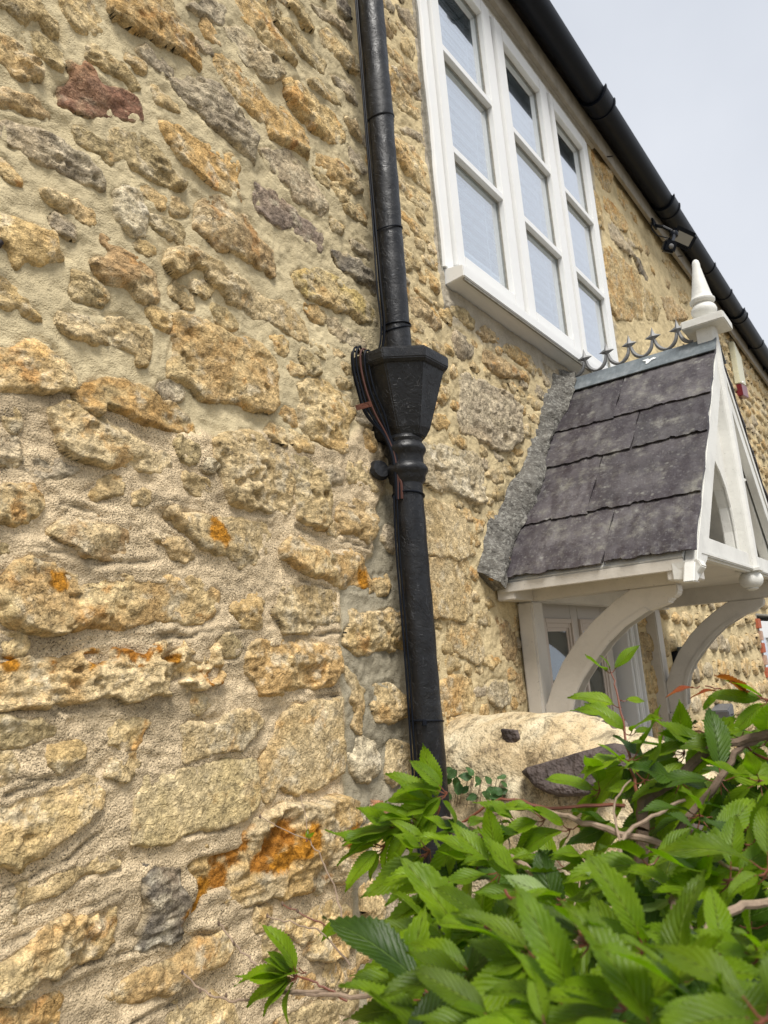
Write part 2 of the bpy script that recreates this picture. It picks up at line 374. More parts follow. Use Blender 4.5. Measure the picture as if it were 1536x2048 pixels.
# outlines of the stones laid by eye, in millimetres along and up the wall
STONES = [
('c','olive',16,'509,3212 600,3292 619,3272 632,3256 643,3231 627,3223 601,3232 575,3213 546,3209 523,3204 509,3196'),
('r','ochre',10,'640,3327 695,3378 718,3353 739,3328 742,3305 721,3295 701,3292 679,3272 657,3277 649,3297'),
('c','orange',18,'742,3408 891,3537 927,3505 952,3486 974,3434 978,3391 955,3391 925,3394 871,3386 821,3372 789,3370 758,3362 743,3376'),
('r','grey',10,'820,3330 843,3354 877,3362 908,3343 904,3317 883,3306 856,3310 823,3309'),
('c','cream',14,'515,3174 538,3172 571,3167 597,3143 608,3117 597,3107 569,3087 545,3098 518,3095'),
('c','brown',10,'521,3044 543,3054 564,3057 594,3067 609,3066 625,3056 630,3046 610,3036 581,3028 553,3021 522,3013'),
('f','red',20,'662,3182 683,3192 694,3217 711,3214 728,3196 752,3194 785,3201 813,3201 829,3189 827,3161 807,3145 776,3136 743,3115 709,3100 679,3095 647,3090 644,3109 652,3126 673,3152 670,3170'),
('c','olive',14,'701,3248 718,3267 744,3274 759,3263 790,3256 815,3248 813,3228 796,3221 771,3224 744,3221 718,3221 698,3225'),
('r','grey',14,'522,2976 553,2991 588,3002 625,3006 655,2999 698,2996 729,2976 736,2954 709,2946 667,2939 636,2944 602,2940 578,2948 555,2947 523,2946'),
('c','olive',12,'682,3052 709,3065 737,3072 769,3106 821,3129 854,3123 876,3105 900,3080 927,3063 920,3039 892,3032 853,3033 815,3030 784,3034 752,3013 732,3030 704,3028 687,3035'),
('r','orange',14,'860,3191 901,3207 937,3199 1004,3206 1043,3204 1088,3224 1104,3208 1104,3113 1062,3101 1004,3098 956,3115 914,3124 883,3141 863,3161'),
('c','grey',22,'904,3310 941,3349 975,3370 1022,3377 1061,3360 1098,3347 1127,3329 1148,3305 1148,3231 1123,3235 1102,3245 1074,3253 1042,3258 1006,3257 980,3265 947,3271 921,3281'),
('r','orange',10,'526,2905 543,2910 562,2895 578,2878 562,2875 544,2878 527,2873'),
('c','cream',14,'613,2886 637,2891 668,2893 699,2901 715,2890 722,2869 705,2855 684,2858 663,2861 643,2865 623,2873'),
('c','white',12,'761,2951 778,2978 802,2984 824,2981 836,2963 839,2938 823,2898 808,2883 784,2885 764,2895 756,2920'),
('r','ochre',20,'527,2800 558,2810 580,2809 613,2802 635,2807 648,2790 649,2765 639,2747 620,2730 592,2722 570,2710 558,2724 551,2745 529,2743'),
('r','ochre',14,'533,2681 554,2678 577,2668 591,2652 607,2636 615,2627 603,2625 582,2629 560,2626 535,2621'),
('r','orange',24,'532,2550 565,2561 586,2579 604,2590 627,2586 646,2573 659,2547 670,2522 673,2508 652,2504 620,2494 578,2484 534,2474'),
('c','brown2',18,'734,2852 754,2852 777,2846 812,2837 830,2821 855,2815 861,2794 858,2761 836,2745 812,2740 794,2753 760,2748 737,2744 718,2760 717,2781 732,2798 748,2817 734,2830'),
('c','cream',14,'652,2650 671,2661 712,2674 750,2684 775,2694 798,2689 833,2688 845,2681 845,2636 827,2606 806,2605 801,2622 775,2625 747,2624 708,2619 682,2620 657,2622 645,2632'),
('c','cream',20,'888,2882 908,2897 950,2909 996,2908 1030,2903 1072,2902 1116,2890 1175,2889 1234,2912 1280,2902 1312,2881 1317,2815 1260,2814 1206,2826 1163,2831 1129,2815 1089,2824 1042,2825 1021,2852 998,2849 970,2878 942,2863 901,2833 878,2847'),
('f','brown',28,'968,3031 1002,3068 1037,3083 1068,3068 1122,3078 1146,3055 1176,3037 1202,3028 1208,2988 1195,2957 1167,2964 1116,2959 1080,2966 1021,2948 988,2963 959,2969 962,2995'),
('r','purple',10,'1143,3188 1187,3193 1243,3200 1290,3195 1319,3179 1359,3175 1396,3169 1404,3142 1380,3107 1344,3102 1299,3112 1251,3108 1200,3109 1156,3112 1145,3138'),
('r','grey',12,'1169,3289 1231,3330 1290,3353 1330,3340 1381,3328 1416,3294 1424,3258 1399,3213 1361,3211 1321,3213 1291,3217 1268,3240 1226,3247 1194,3259'),
('c','yellow',14,'1275,2990 1337,3046 1396,3064 1450,3063 1493,3049 1557,3043 1621,3018 1616,2971 1535,2951 1491,2966 1445,2953 1371,2955 1315,2945 1282,2961'),
('r','white',8,'1396,2909 1440,2929 1483,2922 1534,2912 1561,2889 1553,2867 1511,2862 1461,2864 1419,2873'),
('c','olive',14,'1437,3228 1466,3242 1500,3234 1492,3210 1467,3186 1446,3200'),
('c','dark',14,'1439,3133 1497,3151 1556,3153 1604,3136 1632,3105 1608,3062 1573,3082 1514,3086 1458,3098'),
('c','grey',10,'1528,3203 1578,3217 1619,3202 1615,3167 1573,3173 1531,3180'),
('c','ochre',14,'1501,3305 1577,3349 1620,3335 1608,3291 1558,3283 1511,3285'),
('r','ochre2',26,'897,2737 927,2766 965,2771 993,2760 1019,2753 1056,2754 1107,2759 1157,2759 1186,2748 1197,2719 1198,2667 1191,2617 1156,2592 1123,2587 1068,2586 1038,2584 987,2571 950,2581 920,2596 882,2602 883,2649 896,2691'),
('r','cream',6,'1390,2830 1433,2844 1464,2828 1435,2812 1398,2811'),
('r','grey',10,'949,3540 1001,3607 1055,3628 1071,3618 1066,3582 1040,3563 1000,3550 968,3540'),
('c','white',16,'1055,3565 1099,3614 1143,3608 1194,3614 1227,3615 1245,3595 1264,3575 1232,3529 1207,3512 1175,3513 1167,3535 1129,3509 1104,3517 1079,3545'),
('r','ochre',14,'1086,3690 1189,3775 1226,3755 1253,3717 1272,3689 1302,3682 1325,3648 1300,3651 1258,3638 1228,3624 1200,3636 1163,3624 1127,3632 1102,3656'),
('r','orange',14,'1024,3467 1049,3489 1087,3498 1129,3482 1164,3468 1220,3474 1274,3485 1307,3467 1354,3471 1361,3418 1352,3372 1316,3367 1266,3365 1213,3353 1196,3377 1151,3379 1107,3381 1074,3392 1042,3407 1031,3436'),
('c','olive',14,'1219,3799 1278,3787 1345,3783 1405,3780 1466,3757 1451,3715 1400,3710 1325,3716 1283,3715 1244,3727'),
('c','olive',16,'1319,3881 1368,3885 1413,3884 1428,3859 1402,3822 1368,3814 1337,3829 1311,3839'),
('c','grey',14,'1423,3929 1484,3959 1540,3975 1578,3976 1607,3974 1605,3947 1562,3939 1500,3934 1445,3914'),
('c','dark',12,'1530,4054 1606,4117 1611,4031 1576,4004 1545,4013'),
('r','orange',16,'1454,3861 1496,3898 1533,3907 1569,3892 1615,3896 1614,3829 1568,3815 1512,3812 1470,3814 1454,3834'),
('c','grey',12,'1495,3737 1546,3763 1610,3770 1618,3718 1578,3711 1516,3706'),
('c','ochre',16,'1278,3573 1332,3606 1375,3614 1412,3596 1464,3613 1505,3604 1533,3581 1541,3547 1495,3501 1454,3489 1403,3484 1339,3486 1289,3503 1275,3526'),
('r','olive',10,'1379,3631 1432,3672 1503,3680 1537,3657 1499,3642 1440,3629'),
('c','orange',14,'1393,3416 1438,3434 1491,3448 1537,3431 1585,3417 1588,3388 1543,3374 1490,3375 1433,3373 1396,3389'),
('c','ochre',12,'1460,3355 1509,3377 1543,3361 1528,3327 1473,3308'),
('r','grey',10,'1560,3524 1612,3536 1626,3485 1591,3457 1556,3481'),
('c','brown',14,'1537,3620 1610,3657 1625,3616 1615,3587 1564,3583'),
('f','orangeb',36,'669,2494 688,2513 713,2535 745,2554 783,2564 809,2564 832,2549 859,2540 893,2541 918,2525 934,2509 944,2492 917,2486 879,2489 852,2477 820,2483 791,2487 766,2494 745,2498 729,2497 721,2480 701,2483 681,2487'),
('r','cream',22,'628,2468 670,2484 702,2484 728,2476 754,2462 787,2452 809,2439 835,2428 874,2436 883,2419 882,2401 843,2386 812,2386 781,2388 746,2394 718,2389 698,2390 676,2395 654,2405 645,2426 635,2445'),
('r','cream',8,'555,2447 573,2457 587,2435 587,2424 577,2417 564,2423 553,2436'),
('c','ochre',20,'541,2315 565,2321 581,2323 603,2330 607,2321 625,2319 623,2305 612,2289 604,2273 585,2262 567,2260 543,2266'),
('r','ochre',8,'722,2360 758,2371 763,2364 763,2340 743,2332 722,2325 697,2324 692,2330 712,2344'),
('s','cream',4,'789,2339 811,2350 825,2352 822,2337 805,2324 789,2325'),
('f','brown2',22,'652,2278 668,2296 694,2299 719,2293 749,2294 786,2294 808,2289 789,2270 784,2255 781,2239 765,2228 740,2226 720,2224 695,2225 686,2237 671,2247 655,2248 635,2257 646,2267'),
('c','cream',14,'839,2268 862,2273 898,2269 904,2254 916,2240 900,2229 870,2229 856,2250'),
('r','white',22,'947,2420 964,2437 984,2432 981,2415 960,2411'),
('c','cream',12,'921,2405 950,2405 976,2387 972,2373 949,2367 920,2368 904,2371 895,2385 908,2409'),
('c','cream',20,'990,2484 1019,2504 1056,2521 1115,2535 1146,2516 1195,2511 1206,2478 1212,2429 1208,2380 1198,2354 1161,2359 1106,2354 1060,2354 1017,2360 1004,2380 999,2424 989,2450'),
('c','olive',20,'1212,2505 1261,2504 1310,2484 1331,2455 1338,2417 1334,2374 1312,2330 1288,2325 1253,2339 1219,2351 1213,2374 1217,2430 1214,2467'),
('r','cream',20,'865,2326 889,2332 898,2325 945,2326 1013,2329 1067,2327 1124,2328 1128,2293 1120,2256 1085,2236 1051,2226 1017,2242 980,2253 947,2258 928,2274 900,2284 879,2295 861,2308'),
('c','ochre',16,'1262,2686 1301,2710 1351,2732 1401,2717 1448,2708 1455,2677 1477,2672 1451,2637 1431,2593 1417,2555 1380,2541 1332,2552 1290,2559 1259,2579 1257,2615 1269,2651'),
('r','orange',8,'1510,2629 1544,2629 1556,2587 1536,2561 1504,2573 1501,2602'),
('r','ochre',8,'1417,2518 1494,2532 1512,2499 1542,2465 1502,2452 1448,2461 1408,2472'),
('c','cream',16,'1373,2412 1425,2423 1523,2426 1528,2374 1524,2339 1477,2314 1431,2330 1386,2335 1369,2362 1366,2388'),
('r','ochre2',18,'1165,2280 1192,2306 1225,2303 1268,2286 1342,2286 1412,2295 1446,2281 1474,2247 1503,2215 1506,2195 1479,2189 1402,2200 1353,2201 1289,2214 1237,2223 1196,2238 1164,2253'),
('c','ochre',10,'1510,2237 1561,2236 1575,2209 1555,2184 1521,2187 1512,2210'),
('r','ochre2',22,'561,2178 581,2199 608,2210 645,2208 663,2188 696,2185 735,2194 773,2203 856,2203 915,2194 950,2186 982,2169 985,2139 967,2120 938,2110 899,2110 841,2117 802,2112 771,2105 745,2103 721,2111 692,2103 665,2096 638,2097 609,2096 596,2101 580,2109 563,2120 557,2140 560,2160'),
('c','pit',26,'550,2041 581,2048 611,2055 643,2055 687,2052 711,2058 747,2059 785,2058 811,2052 831,2066 856,2079 897,2081 908,2064 939,2054 971,2063 982,2022 982,2000 936,1996 895,1986 866,1981 838,1992 811,1985 785,1976 760,1980 750,1990 725,1991 688,1982 662,1980 634,1978 603,1983 552,1989'),
('r','olive',16,'554,1972 595,1968 626,1956 652,1947 647,1936 627,1930 602,1927 579,1930 555,1940'),
('r','ochre',16,'755,1957 788,1957 822,1945 827,1936 816,1928 811,1905 793,1898 763,1904 745,1912 740,1932 750,1943'),
('r','ochre',16,'636,1906 644,1917 665,1918 692,1915 690,1901 674,1891 657,1884 640,1888'),
('s','cream',10,'888,1925 911,1934 948,1924 966,1917 1019,1936 1060,1933 1087,1915 1051,1888 1026,1874 984,1872 946,1870 925,1868 892,1864 890,1891'),
('r','ochre',18,'1035,2161 1083,2184 1105,2168 1099,2141 1094,2106 1071,2087 1046,2092 1037,2113 1013,2134 1017,2142'),
('c','cream',18,'1140,2184 1189,2197 1261,2195 1347,2183 1345,2115 1312,2106 1276,2103 1232,2094 1178,2092 1154,2092 1140,2114 1129,2130 1142,2159'),
('c','ochre2',22,'1062,2071 1091,2079 1137,2084 1187,2075 1250,2068 1333,2055 1328,2002 1294,1971 1242,1972 1201,1980 1153,1975 1145,1962 1115,1963 1086,1971 1076,1990 1049,2015 1050,2048'),
('s','cream',12,'1183,1943 1328,1940 1333,1879 1336,1822 1337,1777 1308,1770 1256,1767 1215,1764 1190,1755 1160,1767 1138,1781 1093,1764 1076,1769 1075,1816 1098,1853 1125,1877 1142,1915'),
('r','cream',12,'557,1914 580,1911 595,1897 593,1888 579,1879 558,1879'),
('r','olive2',22,'557,1848 584,1846 604,1854 629,1860 657,1861 676,1870 706,1878 728,1862 730,1835 728,1813 705,1801 687,1789 660,1777 646,1767 621,1759 609,1753 595,1753 583,1761 560,1768'),
('s','flat',10,'811,1852 860,1848 926,1851 998,1851 1065,1835 1070,1794 1074,1766 1044,1742 981,1738 935,1737 890,1741 848,1732 818,1733 791,1746 791,1783 796,1822'),
('r','cream',18,'586,1714 601,1724 629,1726 662,1731 697,1736 732,1741 756,1734 773,1724 768,1715 739,1712 707,1714 676,1712 650,1710 623,1707 608,1699 598,1688 588,1696'),
('c','dark',18,'814,1708 841,1706 863,1694 884,1683 883,1661 900,1631 898,1608 885,1591 882,1577 845,1580 819,1580 801,1590 801,1606 814,1624 822,1646 814,1679'),
('c','ochre2',22,'671,1661 697,1663 729,1656 739,1640 751,1644 748,1660 760,1655 765,1630 758,1619 760,1606 744,1600 721,1598 698,1603 677,1603 666,1595 652,1593 631,1600 606,1595 589,1587 567,1594 565,1639 587,1642 614,1650 650,1660'),
('r','orange',16,'568,1583 602,1577 637,1571 666,1568 675,1556 673,1539 663,1518 569,1551'),
('r','ochre2',18,'719,1546 737,1548 768,1544 814,1550 853,1547 889,1551 922,1561 982,1551 990,1527 971,1509 926,1504 888,1503 853,1502 795,1512 768,1507 737,1520 720,1535'),
('r','ochre',14,'839,1466 869,1474 905,1476 948,1464 982,1444 1004,1420 1014,1376 843,1435'),
('c','rust',26,'885,1707 939,1714 1016,1708 1046,1720 1090,1741 1149,1739 1222,1729 1318,1729 1339,1712 1336,1678 1347,1618 1342,1569 1302,1556 1262,1582 1235,1564 1200,1560 1139,1579 1099,1584 1073,1582 1023,1582 985,1606 954,1606 942,1586 910,1579 884,1585 897,1622 906,1648 879,1679'),
('c','ochre',16,'1109,1529 1191,1511 1236,1528 1278,1533 1345,1492 1343,1421 1294,1418 1243,1425 1186,1455 1161,1498'),
('r','brown',12,'1040,1479 1098,1460 1149,1423 1112,1413 1062,1425 1043,1451'),
('r','ochre',14,'1100,1360 1153,1365 1223,1357 1277,1331 1293,1283 1242,1279 1107,1332'),
('c','orange',18,'1387,1517 1430,1530 1465,1511 1475,1463 1451,1442 1420,1441 1387,1467 1383,1508'),
('r','grey',18,'1493,1479 1553,1477 1614,1462 1613,1410 1556,1405 1490,1428 1484,1460'),
('r','red2',8,'1417,1694 1486,1689 1527,1652 1480,1642 1420,1665'),
('r','grey',10,'1551,2345 1571,2368 1613,2369 1616,2297 1592,2295 1564,2310'),
('c','ochre',24,'1393,2146 1453,2135 1497,2135 1578,2150 1625,2144 1625,2054 1552,2042 1486,2047 1454,2038 1403,2043 1370,2065 1378,2093 1395,2115'),
('c','cream',10,'1357,2011 1377,2010 1400,1997 1422,1971 1446,1951 1442,1917 1429,1890 1415,1856 1401,1857 1383,1877 1401,1905 1374,1934 1387,1961 1365,1989'),
('c','cream',20,'1479,1961 1534,1967 1577,1948 1596,1917 1624,1899 1602,1871 1533,1871 1480,1879 1463,1915 1486,1932'),
('c','white',16,'1387,1847 1426,1845 1471,1828 1488,1798 1485,1768 1467,1747 1435,1740 1402,1754 1380,1778 1374,1813'),
('r','cream',14,'1508,1814 1542,1823 1609,1815 1628,1780 1620,1723 1563,1726 1529,1722 1505,1747 1498,1779'),
('s','cream',10,'1749,2461 1842,2481 1935,2475 2009,2464 2027,2425 2013,2323 1945,2313 1837,2314 1732,2312'),
('s','cream',10,'1740,2301 1892,2306 2011,2309 2012,2234 2005,2148 1947,2128 1862,2132 1731,2137'),
('s','cream',8,'1842,2118 2024,2111 2040,2066 2032,2006 1985,1994 1898,2022 1867,2053 1835,2080'),
('r','ochre2',10,'1746,1959 1902,1965 1952,1951 1974,1904 1956,1853 1744,1865'),
('c','white',12,'2034,1927 2096,1944 2191,1934 2217,1887 2200,1856 2111,1855 2048,1880'),
('r','brown',8,'2176,2137 2249,2129 2288,2094 2290,2033 2264,1990 2197,1988 2169,2023 2188,2069 2161,2111'),
('r','ochre',4,'2101,2186 2137,2191 2161,2179 2122,2161'),
('r','brown',4,'2259,1964 2311,1953 2308,1864 2268,1851 2233,1886'),
('c','grey',14,'2067,2949 2142,2980 2214,2977 2299,2971 2423,2979 2505,2937 2471,2794 2389,2743 2277,2730 2149,2741 2046,2742 2029,2783 2048,2842 2068,2907'),
('r','ochre',10,'1858,2768 1959,2784 1986,2755 1965,2724 1888,2724 1852,2733'),
('c','ochre',10,'1919,2871 1991,2877 2002,2849 1947,2808 1904,2823'),
('c','white',14,'1789,2661 1876,2667 1939,2680 2017,2674 2122,2690 2174,2686 2185,2652 2192,2598 2186,2524 2121,2511 2021,2514 1991,2527 1896,2517 1824,2518 1771,2537 1775,2609'),
('r','ochre',6,'2081,2454 2159,2454 2144,2426 2088,2403'),
('c','brown',8,'1787,4186 1817,4188 1848,4132 1838,4108 1801,4117 1782,4145'),
('r','grey',12,'1884,4299 1971,4347 2025,4338 2010,4263 1959,4258 1911,4266'),
('c','ochre',10,'1900,4175 1953,4210 1982,4182 1983,4126 1931,4111 1895,4139'),
('c','ochre',14,'1787,3971 1840,3977 1868,3954 1930,3949 1986,3937 1997,3902 1936,3873 1871,3863 1827,3875 1781,3865 1772,3909'),
('c','brown',12,'1862,4019 1935,4086 1987,4080 1988,4025 1934,3968 1888,3979'),
('r','ochre2',10,'1779,3716 1859,3754 1936,3750 1980,3719 1994,3675 1995,3598 1946,3598 1869,3606 1813,3638 1781,3668'),
('r','grey',10,'1832,3778 1915,3825 1972,3829 2004,3790 1975,3794 1892,3775'),
('r','ochre',10,'1776,3579 1849,3576 1927,3578 1990,3567 1983,3521 1901,3510 1825,3510 1784,3526'),
('r','orange',10,'1779,3448 1829,3452 1872,3442 1917,3435 1956,3413 1966,3399 1910,3384 1854,3390 1811,3405 1781,3425'),
('r','olive',10,'1792,3306 1842,3307 1883,3283 1873,3251 1834,3255 1799,3274'),
('c','orange',12,'1911,3281 1946,3281 1973,3264 1980,3231 1963,3203 1930,3218 1917,3248'),
('c','brown',14,'1787,3124 1849,3141 1897,3121 1946,3105 1967,3084 1928,3064 1860,3067 1796,3074'),
('r','ochre',8,'1849,3193 1892,3179 1913,3166 1962,3178 1976,3152 1934,3150 1876,3152 1834,3167'),
('r','cream',8,'1902,3320 1958,3345 1999,3334 2001,3305 1963,3300 1922,3304'),
('c','olive',16,'2019,3189 2100,3215 2181,3215 2213,3191 2188,3157 2116,3157 2048,3161'),
('c','brown',14,'2227,3155 2305,3208 2362,3197 2354,3160 2271,3140'),
('c','brown',22,'2248,3101 2339,3115 2442,3116 2551,3111 2567,3082 2470,3049 2381,3029 2291,3028 2239,3058'),
('r','grey',12,'2068,3116 2146,3114 2186,3082 2168,3037 2092,3009 2042,3017 2042,3064'),
('c','orange',14,'2454,3184 2582,3209 2686,3203 2725,3163 2687,3112 2621,3132 2511,3148 2424,3148'),
('r','grey',10,'2780,3215 2898,3215 3022,3208 3025,3172 2948,3151 2817,3161'),
('r','orange',8,'1920,3139 1957,3124 1977,3099 1948,3070 1913,3090'),
('r','orange',6,'3930,4953 4134,5022 4261,4965 4174,4738 4036,4698 3930,4731 3889,4805'),
('r','orange',8,'4039,4658 4155,4694 4325,4686 4431,4669 4391,4572 4194,4521 4058,4545 4001,4582'),
('r','ochre',6,'4311,4870 4465,4917 4528,4842 4446,4756 4320,4779'),
('c','grey',8,'4036,4485 4247,4547 4314,4494 4391,4461 4388,4400 4197,4366 4058,4383'),
('r','ochre2',6,'3895,4262 4034,4317 4180,4318 4413,4344 4559,4354 4582,4243 4504,4015 3916,3806 3826,3871 3863,4072'),
('r','ochre',6,'4461,4623 4600,4671 4685,4639 4676,4563 4514,4525'),
('r','orange',8,'4592,4829 4698,4845 4716,4771 4610,4756'),
('c','dark',8,'4430,4444 4618,4492 4762,4420 4726,4369 4560,4363'),
('r','ochre',6,'3822,4584 3941,4599 3963,4498 3961,4386 3854,4359 3836,4467'),
('r','grey',6,'4377,4532 4527,4558 4564,4530 4403,4484'),
('r','brown',6,'4825,4693 4892,4696 4854,4614 4766,4594'),
('r','orange',6,'4855,4559 4940,4568 4975,4527 4879,4496'),
('r','brown',10,'5270,4610 5412,4648 5373,4573 5264,4539'),
('r','ochre',8,'5260,4763 5498,4866 5666,4876 5789,4791 5559,4738'),
('c','olive',10,'4600,4292 4815,4316 4919,4253 4833,4132 4585,4044 4559,4148'),
('c','brown',10,'5005,4371 5379,4526 5588,4496 5690,4438 5104,4229'),
('r','ochre',8,'5593,4681 5840,4758 5899,4675 5662,4565'),
('r','grey',6,'4261,4965 4442,5030 4478,5004 4322,4955'),
]
ZB_ = [(514,2470),(679,2510),(686,2491),(732,2499),(839,2491),(948,2492),(957,2505),(994,2488),(1024,2511),(1122,2541),(1187,2521),(1223,2524),(1263,2540),(1373,2542),(1458,2604),(1541,2679),(1610,2681),(1584,2468),(1535,2426),(1498,2289),(1365,2193),(1340,1994),(1356,1880),(1345,1718),(1360,1609),(1349,1409),(1357,1232),(552,1548)]
ZC_ = [(1584,2468),(1535,2426),(1498,2289),(1365,2193),(1340,1994),(1356,1880),(1345,1718),(1360,1609),(1349,1409),(1357,1232),(1697,1098),(1787,1770),(1779,2041),(1771,2325),(1717,2480)]
TR_ = [(500,3234),(3609,5812),(3802,5027),(5982,4896),(5856,4500),(3926,3454),(3376,2274),(2369,2216),(2209,1567),(1697,1098),(565,1543)]
GR_ = [[(654,2310),(683,2309),(712,2304),(747,2296),(795,2297)],
[(609,2235),(647,2227),(694,2213),(733,2209),(795,2216),(842,2224)],
[(826,2291),(863,2280),(911,2254)],
[(608,2370),(628,2373)],
[(567,2074),(618,2082),(650,2098)],
[(568,2057),(608,2064),(655,2075),(734,2080),(795,2083),(861,2085),(879,2092)],
[(816,2067),(878,2087),(933,2092),(1038,2096)],
[(1214,2206),(1292,2200),(1361,2191)],
[(1248,2087),(1351,2087)],
[(1209,2327),(1282,2313),(1377,2313),(1442,2309),(1499,2297)],
[(1064,2346),(1132,2340)],
[(1035,2365),(1117,2355)],
[(1213,1949),(1325,1947)],
[(574,1984),(631,1973),(657,1959)],
[(659,1972),(745,1969),(811,1963)],
[(735,1911),(795,1891),(875,1868)],
[(570,1874),(600,1875),(653,1865),(684,1874),(726,1900)],
[(575,1855),(605,1861),(657,1865)],
[(579,1730),(609,1728),(631,1737),(677,1751),(704,1767),(741,1785)],
[(582,1661),(620,1664),(670,1671),(728,1672),(766,1676)],
[(583,1637),(611,1642),(641,1658)],
[(764,1588),(853,1576),(937,1570)],
[(657,1589),(680,1591),(711,1597),(738,1592)],
[(788,1483),(852,1483),(934,1478)],
[(893,1562),(943,1562),(995,1552)],
[(1095,1418),(1165,1399),(1312,1357)],
[(1068,1370),(1163,1362),(1259,1354)],
[(896,1735),(990,1733),(1087,1765)],
[(750,1888),(829,1866),(915,1840)],
[(807,2323),(877,2345),(939,2341),(1006,2327)],
[(556,2399),(556,2397)]]
# ------------------------------------------------------------ ground
g = MB(); g.add([(-60,-60,-.0),(60,-60,0),(60,60,0),(-60,60,0)], [(0,1,2,3)])
go = g.build('ground', M_GROUND); go['kind'] = 'structure'

# ------------------------------------------------------------ cottage
cottage = thing('stone_cottage', 'golden rubble stone cottage wall with white casement window and black gutter', 'cottage', (1,0,0))

PAL = {  # main, second, accent, amount of second, amount of accent
 'cream':((.53,.43,.26),(.42,.32,.165),(.46,.28,.10),.45,.12), 'ochre':((.47,.34,.15),(.52,.42,.24),(.44,.22,.045),.5,.25),
 'ochre2':((.52,.41,.22),(.44,.29,.12),(.42,.21,.045),.45,.15), 'orange':((.46,.29,.10),(.50,.39,.21),(.42,.18,.03),.5,.25),
 'orangeb':((.40,.235,.07),(.33,.25,.12),(.44,.22,.035),.5,.3), 'grey':((.40,.355,.27),(.28,.245,.195),(.50,.45,.36),.5,.25),
 'white':((.54,.49,.37),(.40,.345,.24),(.62,.58,.48),.45,.3), 'olive':((.42,.34,.19),(.31,.25,.13),(.44,.27,.09),.5,.15),
 'olive2':((.43,.34,.17),(.52,.41,.23),(.38,.24,.07),.5,.25), 'brown':((.29,.20,.10),(.40,.31,.18),(.33,.16,.04),.5,.25),
 'brown2':((.48,.38,.22),(.29,.18,.08),(.36,.17,.04),.5,.2), 'dark':((.25,.225,.18),(.15,.135,.115),(.42,.39,.32),.5,.3),
 'purple':((.34,.275,.22),(.26,.21,.175),(.44,.39,.32),.5,.2), 'red':((.25,.15,.10),(.20,.11,.075),(.33,.22,.15),.5,.12),
 'red2':((.42,.15,.08),(.3,.12,.05),(.4,.3,.2),.5,.1), 'yellow':((.48,.39,.21),(.46,.36,.13),(.33,.20,.07),.4,.2),
 'pit':((.54,.43,.25),(.47,.32,.14),(.20,.11,.05),.45,.08), 'flat':((.53,.44,.26),(.49,.40,.21),(.44,.30,.12),.3,.1),
 'rust':((.50,.41,.26),(.44,.30,.12),(.33,.145,.025),.38,.3),
}
SPOTS = [(0.979,2.292,0.028),(0.966,2.205,0.020),(1.453,2.232,0.022),(1.461,2.214,0.020),(0.920,1.602,0.030),(1.186,1.668,0.035),(1.312,1.652,0.030),(1.126,1.644,0.030),(0.576,2.046,0.015),(0.717,2.049,0.020),(0.873,2.043,0.015),(0.651,2.179,0.020),(0.752,1.679,0.012),(0.937,1.638,0.020),]
ZB = [(x/1000,z/1000) for x,z in ZB_]; ZC = [(x/1000,z/1000) for x,z in ZC_]; TR = [(x/1000,z/1000) for x,z in TR_]
GRV = [[(x/1000,z/1000) for x,z in l] for l in GR_]
def wall_base(X, Z):
    b = sstep(-.012,.012, poly_sd(ZB, X, Z)+.004*fbm(X,Z,30,2,5))
    return b, b*.010 + .008*fbm(X,Z,1.3,2,91) + .004*fbm(X,Z,5,2,92)

